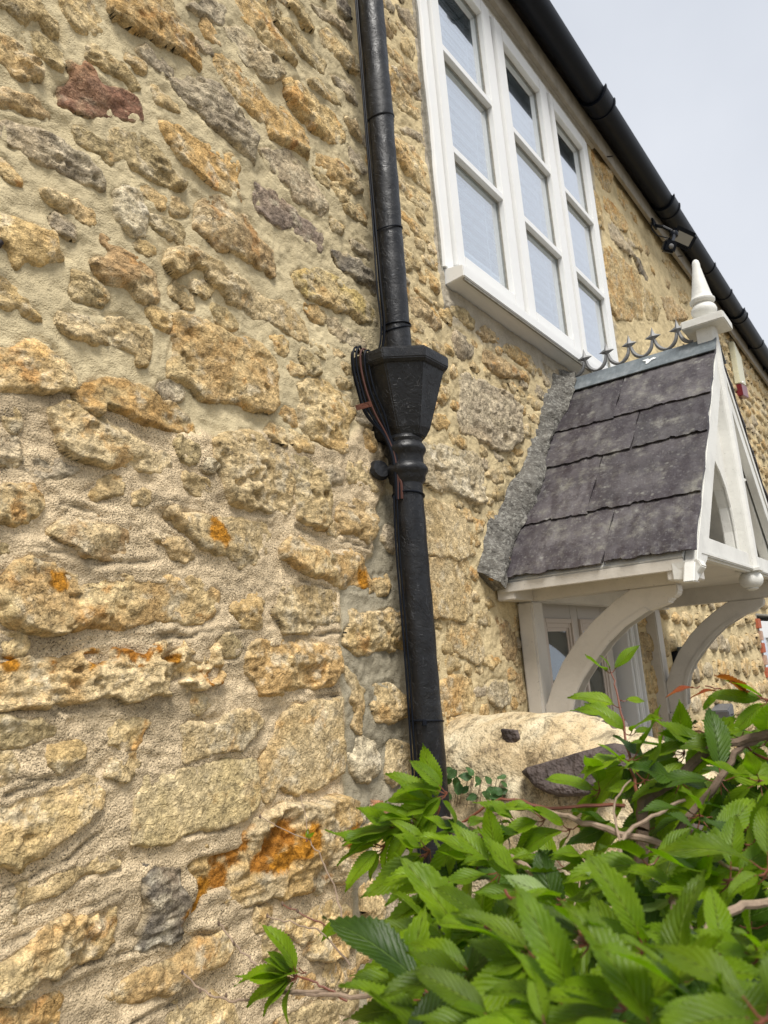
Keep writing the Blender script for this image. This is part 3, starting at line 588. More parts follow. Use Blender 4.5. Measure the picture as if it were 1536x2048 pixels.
def stone_arrays(P, kind, pal, pro, seed, step, cheap=False):
    P = np.array(P); mg = step*1.5 if cheap else .021; x0,z0 = P.min(0)-mg; x1,z1 = P.max(0)+mg
    nx = max(4,int((x1-x0)/step)+1); nz_ = max(4,int((z1-z0)/step)+1)
    xs = np.linspace(x0,x1,nx); zs = np.linspace(z0,z1,nz_); X,Z = np.meshgrid(xs,zs)
    size = min(P.max(0)-P.min(0)); rs = np.random.default_rng(seed)
    sd = poly_sd(P,X,Z)
    if not cheap: sd = sd + .0075 + .0055*fbm(X,Z,30,2,seed,.6) + .0016*vn(X*85,Z*85,seed+3)
    keep = sd > -step*.9
    w = {'r':.016,'c':.013,'f':.010,'s':.009}[kind]; w = min(w, size*.24)
    if not cheap: w = w*(1+.9*np.clip(fbm(X,Z,17,2,seed+55),-.6,1.6))
    t = np.clip((sd+.002)/w,0,1); prof = 1-(1-t)**2.6
    pro = max(pro,9)/1000.*(.9 if kind == 'f' else .80)
    cx,cz = P.mean(0)
    tx,tz = rs.uniform(-.14,.14), rs.uniform(-.05,.24)      # the face leans: top in, foot out
    rel = tx*(X-cx) - tz*(Z-cz)
    if kind in 'cr' and not cheap:                               # broken faces
        F = np.full(X.shape, 1.0)
        for k in range(8):
            a = rs.uniform(0,2*pi); sl = rs.uniform(.05,.42); d = rs.uniform(.08,.48)*size
            F = np.minimum(F, (d-((X-cx)*cos(a)*.5+(Z-cz)*sin(a)))*sl)
        rel = rel + np.clip(F,-.007,.012) - .002
    if kind == 'f':
        F = np.full(X.shape, 1.0)
        for k in range(9):
            a = rs.uniform(0,2*pi); sl = rs.uniform(.12,.75); d = rs.uniform(.10,.42)*size
            F = np.minimum(F, (d-((X-cx)*cos(a)*.6+(Z-cz)*sin(a)))*sl)
        rel = rel + np.clip(F,-.03,.022) - .008 + .007*ridged(X,Z,16,4,seed,.65)
    elif kind == 'c':
        rel = rel + .0075*ridged(X*.8,Z*1.2,12,4,seed,.6) - .002 + .0045*ridged(X*.8+Z*.3,Z*1.3,42,2,seed+9,.65) - .014*sstep(.40,.9,fbm(X,Z,22,3,seed+4))
    elif kind == 'r':
        rel = rel + .0050*fbm(X,Z,10,3,seed) + .0048*ridged(X*.8,Z*1.2,24,3,seed+5,.66) - .003 - .008*sstep(.5,.9,fbm(X,Z,28,3,seed+4))
    else:
        rel = rel*.35 + .0020*fbm(X,Z,18,4,seed) + .0009*vn(X*210+3*fbm(X,Z,20,1,seed),Z*14,seed)
    if pal == 'pit': rel = rel - .022*sstep(.42,.8,fbm(X*.8,Z*1.3,17,3,seed+40))
    if pal == 'rust': rel = rel - .016*sstep(.15,.5,fbm(X,Z,9,3,seed+21))
    _, base = wall_base(X,Z)
    rel = np.maximum(rel, .0025-pro+.0025*fbm(X,Z,60,2,seed+81)) if pal not in ('pit','rust') else np.maximum(rel, -.008-pro)
    h = base - .022 + (pro+.022+rel)*prof
    # colour
    m1,m2,m3,a2,a3 = PAL[pal]; m1,m2,m3 = map(np.array,(m1,m2,m3))
    j = 1+rs.uniform(-.10,.10); n2 = fbm(X+.02*fbm(X,Z,20,2,seed),Z,12,6,seed+11,.62); n3 = fbm(X,Z*1.15,16,6,seed+21,.66) if pal != 'rust' else fbm(X,Z,9,5,seed+21,.6)
    k2 = sstep(.35,-.25, n2-(a2-.5))[...,None]; k3 = (sstep(.62-a3,1.0-a3,n3)*.85)[...,None]
    C = m1*(1-k2)+m2*k2; C = C*(1-k3)+m3*k3
    wm = (sstep(.05,.6,fbm(X,Z,5.5,3,seed+71))*(.34 if pal in ('cream','ochre','ochre2','orange','pit','olive2','yellow','orangeb') else .12))[...,None]
    C = C*(1-wm)+np.array((.50,.29,.085))*wm
    g3 = sstep(.10,.75,fbm(X,Z,24,6,seed+33,.68))[...,None]*(.35 if pal in('red','flat') else .75)
    C = C*(1-g3)+np.array((.52,.47,.36))*g3                       # pale bloom and lime
    smear = (sstep(.008,-.004,sd+.010*fbm(X,Z,26,3,seed+66))*.6)[...,None]
    C = C*(1-smear)+np.array((.54,.445,.28))*smear                  # mortar smeared over the edges
    C = C*.80+np.array((.60,.50,.33))*.20 if pal not in ('dark','red','purple') else C
    C = C*(1+.30*fbm(X,Z,70,4,seed+2,.7))[...,None]*j
    if pal == 'rust' or pal == 'pit':
        k = sstep(.35,.6,n3)[...,None]; C = C*(1-k)+np.array((.33,.145,.025))*k
    for ax,az,ar in SPOTS:
        if abs(ax-cx) < .5 and abs(az-cz) < .5:
            k = sstep(ar*1.15,ar*.75,np.hypot(X-ax,(Z-az)*1.1)+ar*.45*fbm(X,Z,40,4,77,.65))[...,None]
            C = C*(1-k)+np.array((.40,.185,.022))*(1+.3*fbm(X,Z,80,3,78))[...,None]*k
    V = np.stack([X,-h,Z],-1)
    idx = np.full(X.shape,-1); 
    q = keep[:-1,:-1]&keep[1:,:-1]&keep[:-1,1:]&keep[1:,1:]
    use = np.zeros_like(keep); use[:-1,:-1]|=q; use[1:,:-1]|=q; use[:-1,1:]|=q; use[1:,1:]|=q
    idx[use] = np.arange(use.sum())
    a,b,c,d = idx[:-1,:-1][q],idx[:-1,1:][q],idx[1:,1:][q],idx[1:,:-1][q]
    return V[use], np.stack([a,b,c,d],-1), np.clip(C[use]*np.array((1.10,1.05,.97)),.01,.9), (cx,cz)

def stone_name_obj(arr, nm='stone'):
    V,Q,C,(cx,cz) = arr
    if len(Q) < 2: return None
    V = V-np.array((cx,0,cz)); me = np_mesh(nm, V, Q, MS, C); o = link(nm, me, cottage)
    o.matrix_parent_inverse = Matrix.Translation((-1,0,0)); o.location = (cx,0,cz); return o

polys = []
for i,(k,pal,pro,s) in enumerate(STONES):
    P = [tuple(float(v)/1000 for v in q.split(',')) for q in s.split()]
    cx = sum(p[0] for p in P)/len(P); cz = sum(p[1] for p in P)/len(P)
    dist = sqrt(cx*cx+1.3+(cz-2)**2)
    stone_name_obj(stone_arrays(P,k,pal,pro,1000+i*7,max(.0027,.0021*dist)))
    polys.append(P)
n_parts = len(polys)

# random coursed rubble wherever no stone was laid by eye
OPEN = [(2.03,3.26,3.81,4.93), (2.40,-.1,3.53,2.26), (6.42,.9,7.6,2.2)]
TRn = np.array(TR)
def blocked(P):
    Pn = np.array(P); c = Pn.mean(0)
    pts = np.vstack([Pn,c])
    if (poly_sd(TR, pts[:,0], pts[:,1]) > -.01).any(): return True
    x0,z0 = Pn.min(0); x1,z1 = Pn.max(0)
    for a,b,c2,d in OPEN:
        if x1 > a-.03 and x0 < c2+.03 and z1 > b-.03 and z0 < d+.03: return True
    for Q in polys[:n_parts]:
        Qa = np.array(Q)
        if x1 < Qa[:,0].min() or x0 > Qa[:,0].max() or z1 < Qa[:,1].min() or z0 > Qa[:,1].max(): continue
        if (poly_sd(Q, pts[:,0], pts[:,1]) > -.012).any(): return True
        if (poly_sd(P, Qa[:,0], Qa[:,1]) > -.012).any(): return True
    return False
# small half-buried stones in the wide joints
small = []
gxs_ = np.arange(.42,4.0,.008); gzs_ = np.arange(1.2,5.06,.008); GX,GZ = np.meshgrid(gxs_,gzs_)
GD = np.full(GX.shape,-.09); GT = poly_sd(TR,GX,GZ)
def gput(P_):
    Pn = np.array(P_); a_,b_ = np.searchsorted(gxs_,[Pn[:,0].min()-.09,Pn[:,0].max()+.09]); c_,d_ = np.searchsorted(gzs_,[Pn[:,1].min()-.09,Pn[:,1].max()+.09])
    if b_ > a_ and d_ > c_: GD[c_:d_,a_:b_] = np.maximum(GD[c_:d_,a_:b_], poly_sd(P_,GX[c_:d_,a_:b_],GZ[c_:d_,a_:b_]))
for P_ in polys: gput(P_)
for _ in range(9000):
    x = rng.uniform(.50,3.9) if rng.random() < .5 else rng.uniform(1.66,3.3); zz = rng.uniform(1.25,5.0)
    gi,gj = int(round((zz-1.2)/.008)), int(round((x-.42)/.008)); rad = -GD[gi,gj]
    if rad < (.022 if x > 1.66 else .027) or GT[gi,gj] < 0: continue
    if 1.53 < x < 1.67 and zz < 4.7: continue
    if any(a-.05 < x < c_+.05 and b_-.06 < zz < d_+.04 for a,b_,c_,d_ in OPEN): continue
    if x > 2.05 and 2.15 < zz < 3.2 and zz < 2.29+(x-2.05)*1.08: continue
    rx = min(rad*1.25,.075)*rng.uniform(.8,1); rz_ = min(rad-.004,.034)*rng.uniform(.75,1)
    P_ = []
    for kk in range(9):
        a = 2*pi*(kk+rng.uniform(-.3,.3))/9; rr = rng.uniform(.75,1.05); ee = (abs(cos(a))**3.2+abs(sin(a))**3.2)**(-1/3.2); P_.append((x+rx*cos(a)*rr*ee*.93, zz+rz_*sin(a)*rr*ee*.93))
    small.append(P_); gput(P_)
for i,P_ in enumerate(small):
    c_ = np.array(P_).mean(0); dist = sqrt(c_[0]**2+1.3+(c_[1]-2)**2)
    stone_name_obj(stone_arrays(P_,'cr'[i%2],['ochre','cream','olive','ochre2','grey','orange'][i%6],rng.uniform(4,12) if c_[0] < 1.6 else rng.uniform(3,9),5000+i*3,max(.0032,.0026*dist)))
n_traced = n_parts
polys += small; n_parts = len(polys)
fill = []
z = .02
while z < 4.95:
    hrow = rng.uniform(.085,.185); x = -1.2+rng.uniform(0,.2); xrow = rng.uniform(-.03,.03)
    while x < 14.0:
        wd = rng.uniform(.10,.30)*(1.0 if x < 5 else 1.15)
        gx = rng.uniform(.010,.03); gz = rng.uniform(.010,.026)
        n = 10; P = []
        sx,sz = (wd-gx)/2, (hrow-gz)/2*rng.uniform(.75,1.08); mx_,mz_ = x+wd/2, z+hrow/2+rng.uniform(-.012,.012)+.02*sin(x*2.1+z*3)
        e = rng.uniform(2.2,4.5)
        for kk in range(n):
            a = 2*pi*(kk+rng.uniform(-.25,.25))/n; ca,sa = cos(a),sin(a)
            rr = (abs(ca)**e+abs(sa)**e)**(-1/e)*rng.uniform(.76,1.03)
            P.append((mx_+sx*rr*ca, mz_+sz*rr*sa))
        x += wd
        if not blocked(P): fill.append(P)
    z += hrow
keys = ['cream','ochre','ochre2','olive','grey','brown','orange','white','pit']
pw = np.array([.24,.14,.18,.13,.12,.07,.05,.05,.02]); pw /= pw.sum()
def size_seen(P):
    a = np.array(P); c = a.mean(0); d = sqrt(c[0]**2+1.3+(c[1]-2)**2)
    v = Vector((c[0],0,c[1]))-CAM; front = v.dot(_f)
    return (a.max(0)-a.min(0)).prod()*1.15/d**3*(1 if front > 0 and abs(v.dot(_r2)/max(front,.01)) < .56 and abs(v.dot(_u2)/max(front,.01)) < .74 else .001)
fill.sort(key=lambda P: -size_seen(P))
rest_v, rest_q, rest_c, off = [], [], [], 0
for i,P in enumerate(fill):
    c = np.array(P).mean(0); dist = sqrt(c[0]**2+1.3+(c[1]-2)**2)
    kind = 'crrs'[int(rng.integers(0,4))]
    arr = stone_arrays(P, kind, keys[int(rng.choice(len(keys),p=pw))], rng.uniform(12,30), 9000+i*5, max(.006,.0032*dist), True)
    if i < 300-n_parts: stone_name_obj(arr)
    else:
        V,Q,C,_ = arr; rest_v.append(V); rest_q.append(Q+off); rest_c.append(C); off += len(V)
me = np_mesh('rubble_stones', np.vstack(rest_v), np.vstack(rest_q), MS, np.vstack(rest_c))
link('rubble_stones', me, cottage, kind='stuff')
allpolys = polys+fill

# mortar face of the wall, one sheet with openings
def axis(segs):
    out = [segs[0][0]]
    for a,b,s in segs:
        n = max(1,int(round((b-a)/s))); out += [a+(b-a)*(k+1)/n for k in range(n)]
    return np.array(out)
xs = axis([(-1.3,.42,.03),(.42,2.03,.0045),(2.03,2.40,.006),(2.40,3.53,.012),(3.53,3.81,.010),(3.81,6.0,.0125),(6.0,6.42,.02),(6.42,7.6,.03),(7.6,14.2,.035)])
zs = axis([(-.1,.9,.04),(.9,1.25,.02),(1.25,2.26,.0055),(2.26,3.26,.006),(3.26,4.0,.0065),(4.0,4.93,.008),(4.93,5.2,.02)])
X,Z = np.meshgrid(xs,zs)
bz, base = wall_base(X,Z)
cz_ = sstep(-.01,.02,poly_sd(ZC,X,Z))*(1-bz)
H = base + .0032*fbm(X,Z,26,3,1) + .0016*fbm(X,Z,75,2,2) + bz*.003*ridged(X*.4,Z*2.4,16,3,3)
sdm = np.full(X.shape,-1.0)
for P in allpolys:
    Pn = np.array(P); m = .05
    i0,i1 = np.searchsorted(xs,[Pn[:,0].min()-m,Pn[:,0].max()+m]); j0,j1 = np.searchsorted(zs,[Pn[:,1].min()-m,Pn[:,1].max()+m])
    if i1-i0 < 1 or j1-j0 < 1: continue
    sub = (slice(j0,j1),slice(i0,i1)); sdm[sub] = np.maximum(sdm[sub], poly_sd(P,X[sub],Z[sub]))
butter = np.exp(-np.clip(-sdm,0,1)/.012)*(sdm < 0)
H += .0035*butter*(.5+.5*fbm(X,Z,14,2,77)) 
H -= .0065*np.exp(-((sdm+.003)/.0035)**2)*sstep(-.1,.45,fbm(X,Z,13,2,78))     # shrinkage gap round the stones
H -= .028*sstep(.019,.032,sdm)
gd = np.full(X.shape,1.0)
for l in GRV:
    Pn = np.array(l); i0,i1 = np.searchsorted(xs,[Pn[:,0].min()-.05,Pn[:,0].max()+.05]); j0,j1 = np.searchsorted(zs,[Pn[:,1].min()-.05,Pn[:,1].max()+.05])
    sub = (slice(j0,j1),slice(i0,i1))
    if i1-i0 < 1 or j1-j0 < 1: continue
    wob = .005*fbm(X[sub],Z[sub],22,2,50)
    dz = line_d(l,X[sub],Z[sub]+wob); gd[sub] = np.minimum(gd[sub],dz)
gk = sstep(-.35,.25,fbm(X,Z,9,2,51))
H += .0035*np.exp(-((gd-.009)/.006)**2) - .0055*gk*np.exp(-(gd/.0032)**2)
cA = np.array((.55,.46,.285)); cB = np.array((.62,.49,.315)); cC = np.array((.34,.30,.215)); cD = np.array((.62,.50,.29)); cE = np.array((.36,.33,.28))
right = sstep(1.62,1.66,X+.02*fbm(X,Z,6,2,9))
C = cA*(1-right[...,None])+cD*right[...,None]
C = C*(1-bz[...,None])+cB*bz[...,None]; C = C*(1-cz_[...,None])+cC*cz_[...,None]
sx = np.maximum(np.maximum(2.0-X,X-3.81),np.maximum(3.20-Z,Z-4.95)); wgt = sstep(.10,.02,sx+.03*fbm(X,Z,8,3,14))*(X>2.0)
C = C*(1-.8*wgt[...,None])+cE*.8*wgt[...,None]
C = C*(1+.10*fbm(X,Z,7,4,8)+.05*fbm(X,Z,30,3,18))[...,None]
C = C*(1-.45*gk*np.exp(-(gd/.004)**2))[...,None]
C = C*(1-.35*bz*sstep(.1,.7,fbm(X*.5,Z*1.6,12,5,31,.65)))[...,None]
grain = np.clip(bz*.95 + cz_*.25 + .10*(1-bz), 0, 1)
ny,nx = X.shape; I = np.arange(ny*nx).reshape(ny,nx)
xc = (xs[1:]+xs[:-1])/2; zc = (zs[1:]+zs[:-1])/2; XC,ZCc = np.meshgrid(xc,zc); q = np.ones(XC.shape,bool)
for a,b,c,d in OPEN: q &= ~((XC>a)&(XC<c)&(ZCc>b)&(ZCc<d))
Q = np.stack([I[:-1,:-1][q],I[:-1,1:][q],I[1:,1:][q],I[1:,:-1][q]],-1)
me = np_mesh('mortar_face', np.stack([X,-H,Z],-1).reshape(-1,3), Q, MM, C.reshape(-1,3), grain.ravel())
link('mortar_face', me, cottage)
# wall body behind the face, with reveals
b = MB()
b.box((-1.3,.03,-.1),(2.03,.45,5.15)); b.box((2.03,.03,2.26),(3.81,.45,3.26)); b.box((2.03,.03,4.93),(3.81,.45,5.15))
b.box((2.03,.03,-.1),(2.40,.45,2.26)); b.box((3.53,.03,-.1),(3.81,.45,2.26)); b.box((3.81,.03,-.1),(6.42,.45,5.15))
b.box((6.42,.03,2.2),(7.6,.45,5.15)); b.box((6.42,.03,-.1),(7.6,.45,.9)); b.box((7.6,.03,-.1),(14.2,.45,5.15))
for a,z0,c,z1 in OPEN:      # skins of the openings
    b.box((a-.012,-.004,z0),(a,.029,z1)); b.box((c,-.004,z0),(c+.012,.029,z1)); b.box((a-.012,-.004,z1),(c+.012,.029,z1+.012))
b.build('wall_body', M_CEMENT, cottage)
r = MB(); r.box((-1.3,.46,-.1),(14.2,4.5,.0)); r.box((2.2,1.6,0.01),(7.5,1.62,5.0)); r.box((-1.3,.46,2.55),(14.2,1.6,2.65))
r.build('interior', M_ROOM, cottage)
# roof slope
r = MB(); r.prism([(-.13,5.075),(3.0,7.4),(3.0,7.33),(-.13,5.035)],0,-1.4,14.3); ro = r.build('roof', M_SLATE, cottage)
# lintel and door-side stones between jamb and porch post
for i,(za,zb,pal) in enumerate([(2.10,2.24,'ochre'),(1.93,2.09,'brown'),(1.79,1.92,'ochre'),(1.70,1.785,'cream'),(1.58,1.69,'orange'),(1.40,1.57,'brown'),(1.2,1.38,'ochre')]):
    P = [(3.54,za+.01),(3.58,za),(3.635,za+.005),(3.665,za+.012),(3.66,zb-.01),(3.61,zb),(3.56,zb-.004),(3.54,zb-.012)]
    stone_name_obj(stone_arrays(P,'r',pal,12,400+i,.007,True))

# ------------------------------------------------------------ window of the cottage
def frame_ring(mb, x0,z0,x1,z1, w, y0,y1, wb=None):
    wb = wb or w
    mb.box((x0,y0,z0),(x0+w,y1,z1)); mb.box((x1-w,y0,z0),(x1,y1,z1))
    mb.box((x0+w,y0,z0),(x1-w,y1,z0+wb)); mb.box((x0+w,y0,z1-w),(x1-w,y1,z1))
w = MB()
frame_ring(w, 2.04,3.325,3.80,4.90,.052,-.012,.06,.03)
w.box((2.630,-.010,3.355),(2.662,.06,4.848)); w.box((3.232,-.010,3.355),(3.262,.06,4.848))
win = w.build('window', M_WHITE, cottage, bevel=.003)
sil = MB(); sil.prism([(.02,3.262),(-.078,3.272),(-.078,3.312),(-.070,3.316),(.02,3.330)],0,2.034,3.83); sil.build('sill', M_WHITE, win, bevel=.003)
dg = MB(); dg.box((2.045,-.0735,3.263),(3.82,-.066,3.2705)); dg.build('drip_bead', M_CEMENT, win)
cau = MB(); cau.tube([(2.038+.003*sin(k*.7)-.003,-.006,3.33+k*.05) for k in range(32)],[.009+.003*abs(sin(k*1.3+1)) for k in range(32)],8); cau.build('sealant_bead', M_WHITE, win, smooth=True)
dm = MB(); dm.prism([(.0,4.90),(-.045,4.905),(-.052,4.925),(-.035,4.945),(.0,4.955)],0,2.0,3.93); dm.build('drip_mould', M_CREAM, win, bevel=.003)
COLS = [(2.096,2.155,2.545,2.626),(2.666,2.742,3.140,3.228),(3.266,3.308,3.700,3.776)]
ROWS = [(3.420,3.845),(3.875,4.290),(4.320,4.765)]
for ci,(ox0,gx0,gx1,ox1) in enumerate(COLS):
    c = MB(); z0,z1 = 3.36,4.845; y0,y1 = -.026,.03
    c.box((ox0,y0,z0),(gx0,y1,z1)); c.box((gx1,y0,z0),(ox1,y1,z1))
    c.box((gx0,y0,z0),(gx1,y1,ROWS[0][0])); c.box((gx0,y0,ROWS[2][1]),(gx1,y1,z1))
    c.build('casement', M_WHITE, win, bevel=.003)
    for a,b_ in ((ROWS[0][1],ROWS[1][0]),(ROWS[1][1],ROWS[2][0])):
        gb = MB(); gb.box((gx0,y0+.002,a),(gx1,y1,b_)); gb.build('glazing_bar', M_WHITE, win, bevel=.002)
    for za,zb in ROWS:
        p = MB(); p.box((gx0-.004,.004,za-.004),(gx1+.004,.010,zb+.004)); p.build('pane', M_GLASS, win)
        gk = MB(); frame_ring(gk, gx0,za,gx1,zb,.006,-.002,.0035); gk.build('gasket', M_CEMENT, win)
    sl_me = None
    for k in range(25):
        zz = 3.42+k*.056
        if sl_me is None:
            s = MB(); s.add([(gx0-.02,-.026,-.024),(gx1+.02,-.026,-.024),(gx1+.02,.002,-.004),(gx0-.02,.002,-.004),(gx1+.02,.010,.027),(gx0-.02,.010,.027)],[(0,1,2,3),(3,2,4,5)])
            sl_me = s.mesh('blind_slat', M_BLIND)
        o = link('blind_slat', sl_me, win); o.location = (0,.058,zz)
    for cx in (gx0+.10,gx1-.07):
        o = MB().tube([(cx,.032,3.40),(cx,.032,4.83)],.0022,5).build('blind_cord', M_BLIND, win)
for o in list(bpy.data.objects):
    if o.parent == win: o.matrix_parent_inverse = Matrix.Identity(4) if o.name.startswith('blind_slat') else o.matrix_parent_inverse
# far window with red brick jamb, at the right
M_BRICK2 = mat_simple('pale_brick', (.48,.33,.25), .9, .2, 120, .002, .6)
w2 = MB(); frame_ring(w2, 6.46,.95,7.58,2.155,.055,.0,.07); w2.box((6.515,-.004,2.02),(7.525,.05,2.10)); w2.box((6.98,.0,1.005),(7.04,.06,2.02))
w2o = w2.build('window', M_WHITE, cottage, bevel=.003)
MB().box((6.515,.03,1.0),(7.525,.036,2.1)).build('pane', M_GLASS, w2o)
for k in range(9):
    zz = 2.17-.093*k; lng = (k % 2 == 0)
    x0 = 6.335 if lng else 6.375
    z0 = zz-.075
    bb = MB().box((x0,-.022,z0),(6.455,.02,zz)); o = bb.build('brick', M_RED if k % 2 == 0 else M_BRICK2, cottage, bevel=.004)
# fascia and gutter
fa = MB(); fa.box((-1.3,-.052,4.885),(14.2,-.030,5.02)); fa.box((-1.3,-.032,5.022),(14.2,.03,5.034)); fa.build('fascia', M_FELT, cottage, bevel=.002)
pl = MB(); pl.box((-1.3,-.030,4.955),(14.2,.0,4.985)); pl.build('wall_plate', M_FELT, cottage)
gt = MB(); gy,gz,gr = -.135,5.03,.065; prof = []
for k in range(25): a = pi+pi*k/24; prof.append((gy+gr*cos(a),gz+gr*sin(a)))
prof += [(gy+gr,gz+.004)]+[(gy+(gr-.004)*cos(a),gz+(gr-.004)*sin(a)) for a in [2*pi-pi*k/24 for k in range(25)]]+[(gy-gr,gz+.004)]
nP = len(prof); gxs = [-1.3,14.2]
vs = [(x,p[0],p[1]) for x in gxs for p in prof]; fs = [(i,(i+1)%nP,nP+(i+1)%nP,nP+i) for i in range(nP)]
gut = MB().add(vs,fs).build('gutter', M_PLAST, cottage, smooth=True)
def gut_collar(x, wd, rr, ears=True):
    c = MB()
    P = [(gy+(rr)*cos(pi+pi*k/24),gz+(rr)*sin(pi+pi*k/24)) for k in range(25)]
    P2 = [(gy+(gr+.0005)*cos(2*pi-pi*k/24),gz+(gr+.0005)*sin(2*pi-pi*k/24)) for k in range(25)]
    c.prism([(P[0][0],P[0][1]+.012)]+P+[(P[-1][0],P[-1][1]+.012)]+P2,0,x-wd/2,x+wd/2)
    return c.build('gutter_joint', M_PLAST, gut, smooth=True)
for x in (1.75,3.72,5.02,7.3,9.6,12.0):
    gut_collar(x,.13,gr+.009); gut_collar(x-.068,.014,gr+.015); gut_collar(x+.068,.014,gr+.015)
for x in (2.7,6.15,6.75,8.2,9.0,10.6,11.3,12.8):
    gut_collar(x,.028,gr+.006)
    MB().box((x-.014,-.075,gz-.05),(x+.014,-.052,gz+.0)).build('gutter_bracket', M_PLAST, gut)
# drainage nails along the fascia
for x in (4.05,5.55):
    MB().tube([(x,-.048,4.90),(x,-.085,4.885)],.004,6).build('nail', M_IRON, cottage)

# ------------------------------------------------------------ front door of the cottage
d = MB(); DX0,DX1,dy = 2.46,3.386,.075
d.box((DX0,dy+.012,.12),(DX1,dy+.05,2.262))
def stile(a,b_,c_,e_): d.box((a,dy,b_),(c_,dy+.012,e_))
stile(DX0,.12,2.66,2.262); stile(2.945,.12,3.02,2.262); stile(3.29,.12,DX1,2.262)
stile(2.66,2.145,2.945,2.262); stile(3.02,2.145,3.29,2.262); stile(2.66,1.02,2.945,1.14); stile(3.02,1.02,3.29,1.14); stile(2.66,.12,2.945,.3); stile(3.02,.12,3.29,.3)
door = d.build('front_door', M_DOOR, cottage, bevel=.002)
M_MOULD = mat_paint('pinkish_beige_moulding', (.62,.54,.47), .12, .45, .0003)
for a,b_ in ((2.66,2.945),(3.02,3.29)):
    for (za,zb) in ((1.14,2.145),(.3,1.02)):
        mo = MB()
        frame_ring(mo,a,za,b_,zb,.018,dy-.010,dy+.012); frame_ring(mo,a+.018,za+.018,b_-.018,zb-.018,.018,dy-.004,dy+.012); frame_ring(mo,a+.036,za+.036,b_-.036,zb-.036,.014,dy+.002,dy+.012)
        mo.build('moulding', M_MOULD, door, bevel=.0015)
        if za > 1: MB().box((a+.05,dy+.006,za+.05),(b_-.05,dy+.0115,zb-.05)).build('door_glass', M_DGLASS, door); MB().box((a+.05,dy+.0117,za+.05),(b_-.05,dy+.0119,zb-.05)).build('glass_backing', M_ROOM, door)
kn = MB(); kx = 2.985
kn.lathe([(0,1.835),(.004,1.832),(.007,1.82),(.004,1.808),(.010,1.80),(.007,1.79),(.013,1.775),(.018,1.765),(.010,1.76),(0,1.757)],kx,dy-.03,12)
kn.box((kx-.028,dy-.035,1.70),(kx+.028,dy-.002,1.755)); kn.lathe([(.0,1.70),(.012,1.695),(.006,1.66),(.016,1.63),(0,1.60)],kx,dy-.03,12)
kn.build('door_knocker', M_IRON, door, smooth=True, bevel=.002)
df = MB(); df.box((3.40,dy+.03,.1),(3.47,dy+.08,2.262)); df.build('door_gap_strip', M_PLAST, cottage)  # black strip set back in the gap between door and frame
jf = MB(); jf.box((3.430,.012,.1),(3.529,.12,2.259)); jf.box((3.448,.000,.1),(3.462,.012,2.259)); jf.box((3.486,.004,.1),(3.500,.012,2.259)); jf.box((3.512,-.006,.1),(3.529,.012,2.259)); jf.box((2.40,.045,.1),(2.458,.12,2.262))
jf.build('door_frame', M_WHITE, cottage, bevel=.003)
hd = MB(); hd.box((2.40,.02,2.262),(3.53,.3,2.30)); hd.build('door_head', M_CREAM, cottage)
st = MB(); st.box((2.3,-.5,.0),(3.75,.07,.12)); st.build('door_step', M_CEMENT, cottage, bevel=.01)
# ------------------------------------------------------------ downpipe
PX, PY = 1.602, -.075
pipe = thing('downpipe', 'black cast iron downpipe with hopper head running down the stone wall', 'downpipe', (PX,PY,0))
def ring_tube(mb, z, r, t, tilt=0.0, cx=PX, cy=PY):
    pts = [(cx+r*cos(a),cy+r*sin(a),z+tilt*cos(a)*r) for a in [2*pi*k/28 for k in range(29)]]
    mb.tube(pts,t,6,cap=False)
def pipe_mesh(path, r, nm):
    o = MB(); pts = []
    for (a,b) in zip(path[:-1],path[1:]):
        a,b = Vector(a),Vector(b); n = max(1,int((b-a).length/.03)); pts += [a.lerp(b,k/n) for k in range(n)]
    pts.append(Vector(path[-1]))
    rr = [r+.0007*sin(i*1.9)+.0005*sin(i*.7) for i in range(len(pts))]
    o.tube(pts,rr,32); return o.build(nm, M_BLACK, pipe, smooth=True)
pipe_mesh([(1.600,PY,2.76),(1.604,PY,2.93),(1.610,PY,3.62)],.0395,'pipe_length')
pipe_mesh([(1.610,PY,3.60),(1.604,PY,4.62),(1.604,-.10,4.74),(1.604,-.135,4.80),(1.604,-.135,4.98)],.0405,'pipe_length')
pipe_mesh([(1.597,PY,.15),(1.597,PY,2.50)],.0400,'pipe_length')
rg = MB(); ring_tube(rg,3.612,.0415,.0028,.35,1.610); rg.build('pipe_joint', M_BLACK, pipe, smooth=True)
for z,tl in ((3.235,.3),(2.935,.1),(2.925,.35)):
    rg = MB(); ring_tube(rg,z,.0415,.0022,tl,1.604); rg.build('cable_tie', M_PLAST, pipe, smooth=True)
for z,nub in ((2.445,1),(1.864,2),(2.593,0)):
    rg = MB(); ring_tube(rg,z,.0425,.0026,-.12 if nub else .2,1.597)
    if nub: rg.lathe([(0,z-.008),(.006,z-.006),(.006,z+.006),(0,z+.008)],1.597+.043,PY-.012,8)
    if nub == 2: rg.lathe([(0,z-.008),(.006,z-.006),(.006,z+.006),(0,z+.008)],1.597-.040,PY-.02,8)
    rg.build('cable_tie', M_PLAST, pipe, smooth=True)
def octo(cx, hw, dep, ch, z): return [(cx-hw,-.004,z),(cx-hw,-(dep-ch),z),(cx-hw+ch*.84,-dep,z),(cx+hw-ch*.84,-dep,z),(cx+hw,-(dep-ch),z),(cx+hw,-.004,z)]
def loft(mb, secs, cap=True):
    n = len(secs[0]); vs = [p for s in secs for p in s]
    fs = [(j*n+i,j*n+(i+1)%n,(j+1)*n+(i+1)%n,(j+1)*n+i) for j in range(len(secs)-1) for i in range(n)]
    if cap: fs += [tuple(range(n))[::-1], tuple(range((len(secs)-1)*n,len(secs)*n))]
    return mb.add(vs,fs)
hp = MB(); HX = 1.614
